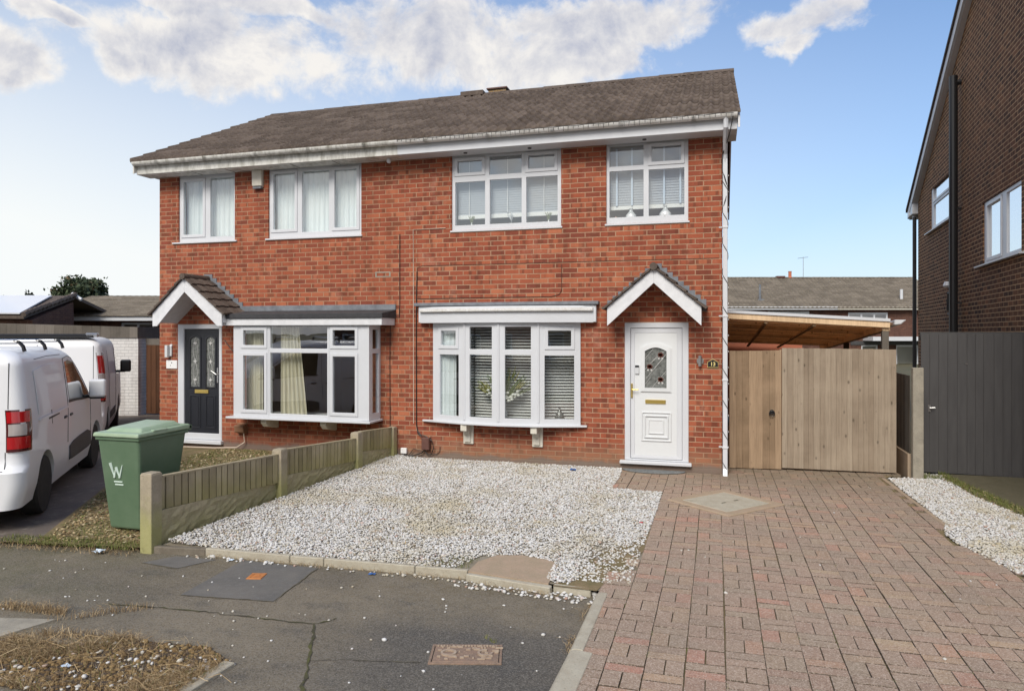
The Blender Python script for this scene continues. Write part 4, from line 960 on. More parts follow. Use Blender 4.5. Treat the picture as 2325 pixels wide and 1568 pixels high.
dpz.build('downpipe', 'upvc', hr, .006)
cw = MB(); pts = []
for i in range(150):
    a = i * .42; z_ = 4.5 - i * .030; pts.append((.039 + .044 * math.cos(a) * (1 if abs(math.cos(a)) < .99 else 1), -.072 + .044 * math.sin(a), z_))
lights = thing('string_lights', 'dark string of icicle lights clipped along the right gutter and wound down the downpipe', 'string lights')
sq = []
for (x, y, z_) in pts[::1]: sq.append((min(max(x, .0), .078), min(max(y, -.112), -.032), z_))
cw.tube(sq, .0045, 4); cw.tube([(.15, -.44, 5.10), (.10, -.40, 4.85), (.05, -.2, 4.72), (.0, -.12, 4.6), (-.002, -.09, 4.4), (.04, -.112, 4.25), (.08, -.09, 4.1), (.04, -.112, 3.95), (0, -.09, 3.8)], .008, 5)
cw.build('wound_cable', 'cable', lights)
ic = MB(); ic.tube([(PX + .05 + i * .1, -.462, 5.10 + .006 * math.sin(i * 1.7)) for i in range(52)], .003, 4)
rr = random.Random(1)
for i in range(70):
    x = PX + .06 + i * .0745; h = rr.choice((.03, .05, .075)); ic.tube([(x, -.464, 5.10), (x + rr.uniform(-.01, .01), -.470, 5.10 - h)], .0035, 4)
ic.build('icicle_drops', 'plastic_dk', lights)
bulb = MB()
for i in range(18):
    z_ = 4.3 - i * .23; bulb.lathe((.085, -.075 + .03 * math.sin(i * 2.3), z_), [(.002, 0), (.006, .006), (.002, .018)], 6)
bulb.build('bulbs', 'white', lights)

# ------------------------------------------------------------------ neighbouring half with the dark door
hl = thing('brick_house', 'left half of the brick pair, with dark door, box bay window and weathered gutter', 'house')
LX = -9.95
holes = [(-9.53, -8.32, 3.70, 4.93), (-7.63, -5.82, 3.70, 4.93), (-8.03, -5.464, .62, 2.17), (-9.54, -8.59, .05, 2.2)]
wl = MB(); wl.plate((LX, PX, -.15, 4.93), holes, 0, .10); wl.box(LX, LX + .1, .1005, 7.6, -.15, 4.93).box(LX, PX, 7.6, 7.7, -.15, 4.93)
wl.prism([(.0, 4.93), (7.6, 4.93), (RID_Y, RID_Z - .16)], LX, LX + .1, 'x'); wl.build('wall', 'brick_left', hl)
inn = MB(); inn.box(LX + .11, PX - .02, 7.4, 7.45, 0, 4.9).box(LX + .11, PX - .02, .11, 7.4, 2.32, 2.50).box(LX + .11, PX - .02, .11, 7.4, 4.91, 4.95).box(PX - .06, PX - .02, .11, 7.4, 0, 4.9).box(-8.3, -8.25, .11, 7.4, 0, 2.3).box(-8.05, -8.0, .11, 7.4, 2.5, 4.9).box(LX + .11, PX - .02, .11, 7.4, .02, .06).box(LX + .11, PX - .07, 3.6, 3.65, .06, 4.9)
inn.build('interior', 'room_l', hl)
roof_mesh(-10.18, PX, EAVE_Y, EAVE_Z, RID_Y, RID_Z, parent=hl); roof_mesh(-10.18, PX, EAVE_Y, EAVE_Z, RID_Y, RID_Z, parent=hl, flip=-1, per_s=4, name='back_roof')
ridge(-10.18, PX, RID_Y, RID_Z + .0, hl)
MB().box(-5.40, -4.88, RID_Y - .16, RID_Y + .12, RID_Z - .02, RID_Z + .085).build('raised_ridge_cap', 'tile', hl, .01)
eaves(-10.15, PX - .0, hl, 'gutter_dirty')
barge(-10.17, -10.14, hl, 'gutter_dirty')
MB().box(-10.135, -9.951, -.3085, .10, 4.920, 5.082).build('box_end', 'gutter_dirty', hl, .005)
MB().prism([(-.30, 4.92), (.4, 4.92), (RID_Y, RID_Z - .13), (RID_Y, RID_Z - .04), (-.35, 5.09)], -10.139, -9.951, 'x').build('verge_soffit', 'gutter_dirty', hl)
for x in (-9.0, -8.3, -7.0, -6.2): MB().box(x, x + .006, -.30, -.01, 4.893, 4.898).build('soffit_joint', 'plastic_dk', hl)
MB().lathe((-5.23, -.17, 4.82), [(.02, 0), (.035, .02), (.035, .07)], 10).build('overflow_cap', 'upvc', hl)
wc = window(hl, I, (-9.53, -8.32, 3.70, 4.93), [(-9.434, -9.02, 3.833, 4.80, 1), (-8.864, -8.364, 3.78, 4.84, 0)], sill=(-9.65, -8.27, 3.70, .06))
drape(I, -9.50, -8.34, 3.74, 4.88, .17, .016, 11).build('net_curtain', 'net', wc, smooth=True)
wd_ = window(hl, I, (-7.63, -5.82, 3.70, 4.93), [(-7.54, -7.119, 3.852, 4.83, 1), (-6.977, -6.453, 3.789, 4.84, 0), (-6.34, -5.922, 3.837, 4.82, 1)], sill=(-7.68, -5.80, 3.70, .06))
drape(I, -7.60, -5.85, 3.74, 4.88, .17, .014, 19, 140, seed=3).build('net_curtain', 'net', wd_, smooth=True)
# box bay
BD = -.415
by_ = MB(); by_.plate((-8.03, -5.464, .62, 2.17), [(-7.877, -7.363, 1.786, 2.142), (-7.877, -7.363, .69, 1.711), (-7.30, -6.222, 1.786, 2.142), (-7.30, -6.222, .69, 1.711), (-6.165, -5.659, 1.786, 2.142), (-6.165, -5.659, .69, 1.711)], BD, BD + .07)
bay = by_.build('bay_window', 'upvc', hl, .005)
for (a, b, c, d, s_) in ((-7.825, -7.415, 1.838, 2.09, 1), (-7.825, -7.415, .743, 1.659, 1), (-6.113, -5.711, 1.838, 2.09, 1), (-6.113, -5.711, .743, 1.659, 1), (-7.30, -6.222, 1.786, 2.142, 0), (-7.30, -6.222, .69, 1.711, 0)):
    if s_: MB().plate((a - .054, b + .054, c - .054, d + .054), [(a, b, c, d)], BD - .014, BD + .05).build('sash', 'upvc', bay, .005)
    MB().box(a - .004, b + .004, BD + .022, BD + .028, c - .004, d + .004).build('pane', 'glass', bay)
for xs_, sg in ((-5.464, 1), (-8.03, -1)):
    T = (lambda xs_, sg: lambda x, y, z: (xs_ - sg * y, x, z))(xs_, sg)
    s_ = MB(T); s_.plate((BD + .0705, -.001, .62, 2.17), [(BD + .13, -.07, 1.786, 2.10), (BD + .13, -.07, .73, 1.711)], 0, .06); s_.build('side_frame', 'upvc', bay, .004)
    for (c, d) in ((1.786, 2.10), (.73, 1.711)): MB(T).box(BD + .126, -.066, .024, .030, c - .004, d + .004).build('pane', 'glass', bay)
for x in (-7.33, -6.19): MB().box(x - .006, x + .006, BD - .006, BD, .63, 2.165).build('joint_strip', 'upvc', bay)
MB().box(-5.70 + .10, -5.456, BD - .006, BD, .625, 2.165).build('corner_post', 'upvc', bay, .004)
MB().box(-8.15, -5.42, BD - .055, -.001, .585, .62).build('sill', 'upvc', bay, .006)
MB().box(-8.29, -5.205, -.478, -.001, 2.172, 2.29).build('fascia', 'barge', bay, .004)
MB().prism([(-.51, 2.291), (-.51, 2.365), (-.001, 2.43), (-.001, 2.291)], -8.30, -5.18, 'x').build('roof_felt', 'felt', bay, .005)
MB().box(-8.22, -5.18, -.03, -.001, 2.425, 2.52).build('flashing', 'lead', bay, .004)
MB().box(-8.0, -5.5, .05, .30, .60, .64).build('window_board', 'white', bay)
for x in (-7.47, -6.33):
    MB().prism([(-.36, .585), (-.37, .52), (-.30, .45), (-.05, .40), (-.002, .40), (-.002, .585)], x - .055, x + .055, 'x').build('corbel', 'cream', bay, .006)
drape(I, -7.93, -7.60, .66, 2.14, -.20, .02, 3, 40).build('curtain', 'curtain', bay, smooth=True)
drape(I, -7.22, -6.72, .66, 2.14, -.20, .022, 6, 60, taper=lambda q, a, b: (a, b - .16 * q), seed=6).build('curtain', 'curtain', bay, smooth=True)
drape(I, -5.72, -5.53, .66, 2.14, -.16, .02, 2, 30, seed=8).build('curtain', 'curtain', bay, smooth=True)
# dark door
dr = MB(); dr.plate((-9.54, -8.59, .12, 2.2), [(-9.406, -8.651, .235, 2.118)], -.01, .07); door = dr.build('door', 'upvc', hl, .008)
MB().box(-9.56, -8.56, -.07, .06, .05, .118).build('threshold', 'upvc', door, .008)
MB().plate((-9.404, -8.653, .236, 2.117), [(-9.277, -9.077, 1.07, 1.976), (-8.936, -8.754, 1.07, 1.976)], .02, .06).build('leaf', 'door_dark', door, .003)
for a, b in ((-9.277, -9.077), (-8.936, -8.754)):
    arch_ring(a, b, 1.07, 1.93, .045, .028, .006, .021).build('glass_surround', 'door_dark', door)
    MB().box(a, b, .024, .030, 1.07, 1.976).build('leaded_pane', 'grey_glass', door)
    q = MB(); cx = (a + b) / 2
    for s_ in (-1, 1):
        q.tube([(cx + s_ * .045 * math.sin((z - 1.1) * 7.3), .018, z) for z in np.linspace(1.1, 1.95, 26)], .004, 4)
    for z in (1.2, 1.53, 1.86):
        q.prism([(cx - .05, z), (cx - .01, z - .012), (cx, z - .045), (cx + .01, z - .012), (cx + .05, z), (cx + .01, z + .012), (cx, z + .045), (cx - .01, z + .012)], .012, .018, 'y')
    q.build('lead_lines', 'leadline', door)
    MB().plate((a - .02, b + .02, .32, .92), [(a + .005, b - .005, .345, .895)], .008, .021).build('panel_moulding', 'door_dark', door, .006)
    MB().box(a + .025, b - .025, .012, .021, .365, .875).build('panel_field', 'door_dark', door, .006)
MB().box(-9.18, -8.89, .002, .022, .955, 1.02).build('letter_plate', 'gold', door, .004)
hn = MB(); hn.box(-8.705, -8.675, .004, .021, 1.15, 1.42).tube([(-8.69, .01, 1.30), (-8.69, -.03, 1.30), (-8.80, -.035, 1.37)], .009, 8); hn.build('handle', 'steel', door, .003)
porch(hl, -9.55, -8.12, -8.88, 2.995, 2.162, 2.39, .245, -.6, 'barge', 3.12, feet=.09)
wlg = MB(); wlg.box(-9.76, -9.70, -.09, -.03, 1.60, 1.82).prism([(-.03, 1.80), (-.001, 1.84), (-.001, 1.62), (-.03, 1.62)], -9.72, -9.66, 'x'); wlg.build('wall_light', 'frost', hl, .004)
nb = MB().box(-9.79, -9.55, -.018, -.001, 1.39, 1.545).build('number_plate', 'white', hl, .006); MB().box(-9.675, -9.655, -.02, -.018, 1.49, 1.51).box(-9.70, -9.69, -.0195, -.018, 1.44, 1.46).build('plate_marks', 'plastic_dk', nb)
MB().prism([(-.001, .26), (-.12, .30), (-.14, .42), (-.001, .44)], -8.24, -8.05, 'x').build('meter_box', 'box_tan', hl, .008)
MB().tube([(-8.10, -.05, .28), (-8.08, -.05, .12), (-8.2, -.12, .03), (-8.6, -.2, .02), (-9.2, -.25, .02)], .012, 6).build('cable', 'cable_pale', hl)
ab = MB().prism([(-.001, 4.60), (-.075, 4.62), (-.085, 4.90), (-.001, 4.90)], -7.915, -7.72, 'x').build('alarm_box', 'cream', hl, .012, segs=2); MB().box(-7.90, -7.735, -.07, -.01, 4.575, 4.602).build('alarm_strobe', 'lead', ab)
cb = MB(); cb.tube([(-5.11, -.008, 3.68), (-5.11, -.008, 2.55), (-5.12, -.008, 2.3)], .006, 5).tube([(-5.28, -.008, 2.2), (-5.29, -.008, 1.6), (-5.285, -.008, .5)], .006, 5).tube([(-8.53, -.008, 1.92), (-8.44, -.02, 1.82), (-8.33, -.03, 1.72)], .008, 5); cb.build('cable', 'cable', hl)
MB().plate((-5.56, -5.28, 2.975, 3.065), [(-5.535, -5.305, 2.992, 3.048)], -.004, .001).build('air_brick_surround', 'conc', hl)
# chimney block behind the ridge (own thing on the rear slope)
ch = MB(); ch.box(-5.07, -4.66, 4.6, 5.05, 6.5, 7.575); chm = ch.build('chimney', 'brick_buff', hl); MB().box(-5.11, -4.62, 4.56, 5.09, 7.575, 7.615).build('chimney_cap', 'box_brown', chm, .01)

# ------------------------------------------------------------------ low garden fence
def boards(p, q, z0f, z1f, bwid, m, name, parent=None, thick=.018, seed=1, ztj=0, face=1, lap=.004, bev=0):
    """vertical boards from p to q, z0f/z1f functions of 0..1"""
    P, Q = Vector((*p, 0)), Vector((*q, 0)); L = (Q - P).length; d = (Q - P) / L; nn = Vector((d.y, -d.x, 0)) * face
    n = max(1, round(L / bwid)); mb = MB(); rr = random.Random(seed)
    ws = [rr.uniform(.85, 1.15) for _ in range(n)]; tot = sum(ws); a = 0
    for i in range(n):
        b = a + ws[i] / tot; A, B = P + d * L * a, P + d * (L * b - lap * .5); off = rr.uniform(0, .007); sq_ = .95 if lap > .012 else .4
        z0, z1 = z0f(a), z1f((a + b) / 2) + rr.uniform(-ztj, ztj)
        bt = [A + nn * 0, B + nn * 0, B + nn * (thick * 1.0 + off), A + nn * (thick * sq_ + off)]
        lo = [(v.x, v.y, z0) for v in bt]; hi = [(v.x, v.y, z1 + (z1f(1) - z1f(0)) * 0) for v in bt]
        if face > 0: lo = lo[::-1]; hi = hi[::-1]
        mb.hexa(lo, hi, rr.random()); a = b
    return mb.build(name, m, parent, bev)
gf = thing('garden_fence', 'low mossy panel fence on concrete posts between the white gravel and the green bin', 'fence')
FX = -5.25
def lerp(a, b): return lambda q: a + (b - a) * q
def cpost(y0, y1, zt, x0=-5.385, x1=-5.255, low=-.12):
    mb = MB(); g_ = .028; xm = (x0 + x1) / 2
    mb.box(x0, x1, y0, y1, low, zt - .012); mb.hexa([(x0, y0, zt - .012), (x1, y0, zt - .012), (x1, y1, zt - .012), (x0, y1, zt - .012)], [(x0 + .012, y0 + .012, zt), (x1 - .012, y0 + .012, zt), (x1 - .012, y1 - .012, zt), (x0 + .012, y1 - .012, zt)])
    return mb.build('post', 'conc_post', gf, .012, segs=2)
cpost(-5.19, -5.05, .705, -5.395, -5.26); cpost(-3.19, -3.05, .62, -5.33, -5.20); cpost(-1.31, -1.17, .572, -5.30, -5.17)
o = cpost(-.16, -.02, .505, -5.27, -5.15)
GB = random.Random(3)
def gboard(x, y0, y1, za, zb, low=-.08):
    mb = MB(); n = 30; vs = []; rows = 9
    for side, dx in ((1, .024), (-1, -.024)):
        for j in range(rows + 1):
            for i in range(n + 1):
                q = i / n; zt = za + (zb - za) * q; z = low + (zt - low) * j / rows
                rel = GB.uniform(-.009, .009) if 0 < j < rows else 0
                vs.append((x + dx + side * rel, y0 + (y1 - y0) * q, z))
    o_ = (rows + 1) * (n + 1); fs = []
    for j in range(rows):
        for i in range(n):
            a = j * (n + 1) + i; fs.append((a, a + 1, a + n + 2, a + n + 1)); fs.append((o_ + a, o_ + a + n + 1, o_ + a + n + 2, o_ + a + 1))
    t0 = rows * (n + 1)
    for i in range(n): fs.append((t0 + i, t0 + i + 1, o_ + t0 + i + 1, o_ + t0 + i))
    mb.add(vs, fs); return mb.build('gravel_board', 'conc_board', gf)
for (x0_, x1_, y0, y1, ta, tb, ga, gb, sd_) in ((-5.325, -5.265, -5.05, -3.19, .648, .558, .325, .212, 1), (-5.265, -5.235, -3.05, -1.31, .596, .482, .275, .155, 2), (-5.235, -5.21, -1.17, -.16, .566, .500, .268, .170, 3)):
    xm = (x0_ + x1_) / 2
    MB().hexa([(x0_ - .012, y0, ga), (x0_ + .002, y0, ga), (x1_ + .002, y1, gb), (x1_ - .012, y1, gb)], [(x0_ - .012, y0, ta - .02), (x0_ + .002, y0, ta - .02), (x1_ + .002, y1, tb - .02), (x1_ - .012, y1, tb - .02)]).build('gap_darkening_sheet', 'bark', gf)  # dark sheet added behind the boards so the gaps read as shade
    pn = boards((x0_ + .004, y0), (x1_ + .004, y1), lambda q, ga=ga, gb=gb: ga + (gb - ga) * q, lambda q, ta=ta, tb=tb: ta + (tb - ta) * q, .098, 'wood_old', 'fence_panel', gf, .024, sd_, .0, lap=.034)
    cp = MB(); cp.hexa([(x0_ - .02, y0, ta - .012), (x0_ + .034, y0, ta - .012), (x1_ + .034, y1, tb - .012), (x1_ - .02, y1, tb - .012)], [(x0_ - .02, y0, ta + .008), (x0_ + .034, y0, ta + .008), (x1_ + .034, y1, tb + .008), (x1_ - .02, y1, tb + .008)]); cp.build('capping', 'wood_old', pn, .003)
    gboard(xm, y0, y1, ga, gb)

# ------------------------------------------------------------------ timber gate, panel, carport
tg = thing('timber_gate', 'narrow warm brown boarded gate with black ring latch beside the downpipe', 'gate', (.105, .47, 0))
boards((0, 0), (.742, .085), lerp(.012, .012), lerp(1.775, 1.785), .092, 'wood_leaf', 'gate_boards', tg, .02, 5, .003, bev=.002)
MB().box(0, .74, .09, .12, .25, .33).box(0, .74, .09, .12, 1.4, 1.48).build('rail', 'wood_leaf', tg)
rl = MB(); rl.lathe((.61, .045, .865), [(.035, -.01), (.035, .01)], 14, 'y').tube([(.61 + .038 * math.sin(a), .02, .845 - .038 * math.cos(a)) for a in np.linspace(0, 6.28, 15)], .007, 6); rl.build('ring_latch', 'black', tg)
tp = thing('timber_gate', 'wide pale boarded gate leaf between the ring latch gate and the concrete post', 'gate', (.86, .575, 0))
boards((0, 0), (1.56, .10), lerp(.03, .02), lerp(1.822, 1.808), .076, 'wood_gate', 'gate_boards', tp, .02, 8, .003, bev=.002)
MB().box(.0, 1.55, .14, .17, .25, .33).box(0, 1.55, .14, .17, 1.4, 1.48).build('rail', 'wood_gate', tp)
MB().box(-.035, -.006, -.03, .05, .02, 1.80).build('closing_post', 'wood_leaf', tp, .004)
cp = thing('carport', 'open timber carport with white roof edge behind the boarded gates', 'carport')
def cz(x, y): return 2.325 - .150 * x / 2.33 - (y - .66) * (.077 - .011 * x / 2.33)     # underside of the roof sheet
def slab(x0, x1, y0, y1, dz0, dz1, tint=.5, mb=None):
    mb = mb or MB(); q = [(x0, y0), (x1, y0), (x1, y1), (x0, y1)]
    return mb.hexa([(x, y, cz(x, y) + dz0) for x, y in q], [(x, y, cz(x, y) + dz1) for x, y in q], tint)
slab(.0, 2.34, .66, .70, -.055, .04).build('front_beam', 'wood_port', cp, .004)
slab(.0, 2.34, .64, .655, .032, .078).build('edge_trim', 'upvc', cp, .003)
rf = MB(); rr = random.Random(6)
for k in range(14): slab(.0, 2.33, .78 + k * .47, .78 + k * .47 + .045, -.016, .0175, rr.random(), rf)
rf.build('roof_battens', 'wood_port', cp)
slab(.0, 2.38, .705, 7.35, .0185, .024).build('roof_sheet', 'milky', cp)  # added to let daylight through onto the underside
for k in range(3): slab(.0, 2.25, 2.1 + k * 1.9, 2.15 + k * 1.9, -.06, -.001, .1).build('purlin', 'wood_port', cp, .003)
for xx in (.62, 1.30): slab(xx, xx + .05, .705, 7.2, -.09, -.061, .1).build('rafter', 'wood_port', cp, .003)
slab(2.25, 2.33, .705, 7.3, -.10, -.001, .6).build('side_beam', 'wood_port', cp, .004)
for k in range(21): slab(2.332, 2.37, .8 + k * .32, .88 + k * .32, -.09, -.01, .9).build('rafter_end', 'wood_port', cp, .003)
for y0 in (.71, 3.9, 7.1): MB().box(2.245, 2.335, y0, y0 + .09, 0, cz(2.29, y0) - .101).build('post', 'wood_greyb', cp, .004)
hg = MB(); hg.hexa([(2.385, .60, 2.16), (2.47, .60, 2.17), (2.47, 7.3, 1.71), (2.385, 7.3, 1.70)], [(2.385, .60, 2.235), (2.54, .60, 2.235), (2.54, 7.3, 1.775), (2.385, 7.3, 1.775)]); hg.build('gutter', 'upvc', cp, .01)
tag(MB().box(.12, 1.9, 7.5, 7.6, 0, 1.80).build('pink_wall', 'clayp', None), 'pale red painted wall seen under the carport roof', 'wall')
sf = thing('boundary_fence', 'greyed boundary fence panel and gravel board behind the tall concrete post', 'fence')
boards((2.555, .5), (2.57, 6.0), lerp(.34, .34), lerp(1.44, 1.44), .10, 'wood_greyb', 'fence_panel', sf, .018, 4, 0, face=1)
MB().box(2.53, 2.58, .5, 6.0, -.1, .33).build('gravel_board', 'conc_tan', sf, .004)
tag((lambda m_: m_.build('concrete_post', 'conc', None, .01, segs=2))(MB().box(2.565, 2.70, .36, .39, -.1, 1.56).box(2.565, 2.605, .3905, .47, -.1, 1.56).box(2.66, 2.70, .3905, .47, -.1, 1.56).box(2.6055, 2.6595, .3905, .43, -.1, 1.555)), 'tall slotted concrete fence post left of the dark grey gate', 'post')
dg_ = thing('dark_gate', 'wide dark grey painted boarded gate across the neighbouring side passage', 'gate', (2.79, .88, 0))
boards((0, 0), (1.40, -.0), lerp(.02, .0), lerp(2.03, 2.04), .118, 'wood_slate', 'gate_boards', dg_, .018, 3, 0, bev=.003)
MB().box(0, 1.40, .03, .06, 1.95, 2.06).build('top_rail', 'wood_slate', dg_)
hn = MB(); hn.box(.09, .12, -.03, -.018, .90, 1.0).tube([(.105, -.03, .96), (.105, -.06, .96), (.17, -.065, .965)], .007, 6); hn.build('handle', 'steel', dg_)
MB().tube([(.58, -.02, 1.6), (.58, -.028, 1.6)], .012, 8).build('bolt_head', 'steel', dg_)

# ------------------------------------------------------------------ dark brick house on the right (gable wall)
hn_ = thing('dark_brick_house', 'dark brown brick house at right edge with gable wall, dark downpipe and two white windows', 'house', (4.8, 9.44, 0), R(-4.7))
# local frame: +X right, -Y towards the camera; wall face at x=0 and s = -y
WS = (1.93, 4.33, 4.37, 5.45); W2 = (6.40, 8.45, 3.21, 4.25)
TR = lambda x, y, z: (y, -x, z)      # plate coords (s, depth, z) -> local
wl = MB(TR); wl.plate((.367, 13.0, -.3, 5.3), [WS, W2], 0, .15); wl.prism([(.367, 5.3), (6.6, 8.5), (12.8, 5.3)], .0, .15, 'y')
wl.box(.367, .5, .1505, 8, -.3, 5.3); wl.box(12.85, 13.0, .1505, 8, -.3, 5.3); wl.build('wall', 'brick_dark', hn_)
ins = MB(TR); ins.box(.6, 12.6, 2.5, 2.6, 2.9, 5.2).box(.6, 12.6, .2, 2.6, 2.8, 2.9).box(.6, 12.6, .2, 2.6, 5.5, 5.6); ins.build('interior', 'room', hn_)
f1 = window(hn_, TR, WS, [(2.18, 4.25, 5.04, 5.37, 1), (2.18, 4.25, 4.45, 4.93, 0)], y0=.02, sill=(1.55, 4.45, 4.36, .09), glass='mirror_pane')
f2 = window(hn_, TR, W2, [(6.62, 7.38, 3.30, 4.16, 1), (7.66, 8.38, 3.27, 4.19, 0)], y0=.02, sill=(6.1, 8.6, 3.20, .09), glass='mirror_pane')
MB().box(-.35, 8, -13.4, .9, 5.3, 5.3001)
slope = (8.5 - 5.3) / (6.6 - .367)
def gz(s_): return 5.3 + (s_ - .367) * slope if s_ < 6.6 else 8.5 - (s_ - 6.6) * slope
for (s0, s1) in ((-.28, 6.6), (13.3, 6.6)):
    z0_, z1_ = 5.3 + ((s0 if s0 < 6.6 else 12.85 - (s0 - .367) + 0) - .367) * slope if s0 < 6.6 else 5.05, 8.5
    MB(TR).prism([(s0, z0_ + .02), (s1, z1_ + .02), (s1, z1_ + .22), (s0, z0_ + .22)], -.14, -.10, 'y').build('bargeboard', 'upvc', hn_, .005)
    MB(TR).prism([(s0, z0_ + .0), (s1, z1_ + .0), (s1, z1_ + .06), (s0, z0_ + .06)], -.10, .1, 'y').build('verge_soffit', 'upvc', hn_)
    MB(TR).prism([(s0 - .08, z0_ + .2), (s1, z1_ + .221), (s1, z1_ + .30), (s0 - .08, z0_ + .28)], -.17, 8, 'y').build('roof', 'tile', hn_)
MB(TR).box(-.05, .366, -.13, .12, 5.02, 5.28).build('box_end', 'upvc', hn_, .01)
MB(TR).tube([(.10, -.02, 5.0), (.12, -.02, 4.93)], .07, 10).tube([(-.06, -.15, 5.06), (-.06, 8, 5.06)], .07, 10).build('gutter', 'upvc', hn_)
MB(TR).tube([(.30, -.07, 4.95), (.30, -.07, 0)], .045, 10).build('downpipe', 'black', hn_)
MB(TR).tube([(4.86, -.13, 6.95), (4.86, -.13, 0)], .075, 12).tube([(4.86, -.13, 6.82), (4.86, .0, 6.82)], .05, 8).box(4.80, 4.92, -.12, 0, 4.4, 4.43).box(4.80, 4.92, -.12, 0, 2.6, 2.63).build('soil_pipe', 'black', hn_, smooth=False)
MB(TR).lathe((4.35, -.12, 2.98), [(.06, -.04), (.09, 0), (.06, .08)], 10).build('flue_cap', 'upvc', hn_)
MB(TR).tube([(4.2, -.03, 2.85), (4.0, -.04, 2.85), (3.95, -.04, 2.5)], .03, 8).box(3.9, 4.3, -.05, -.001, 2.42, 2.46).build('vent_pipe', 'black', hn_)

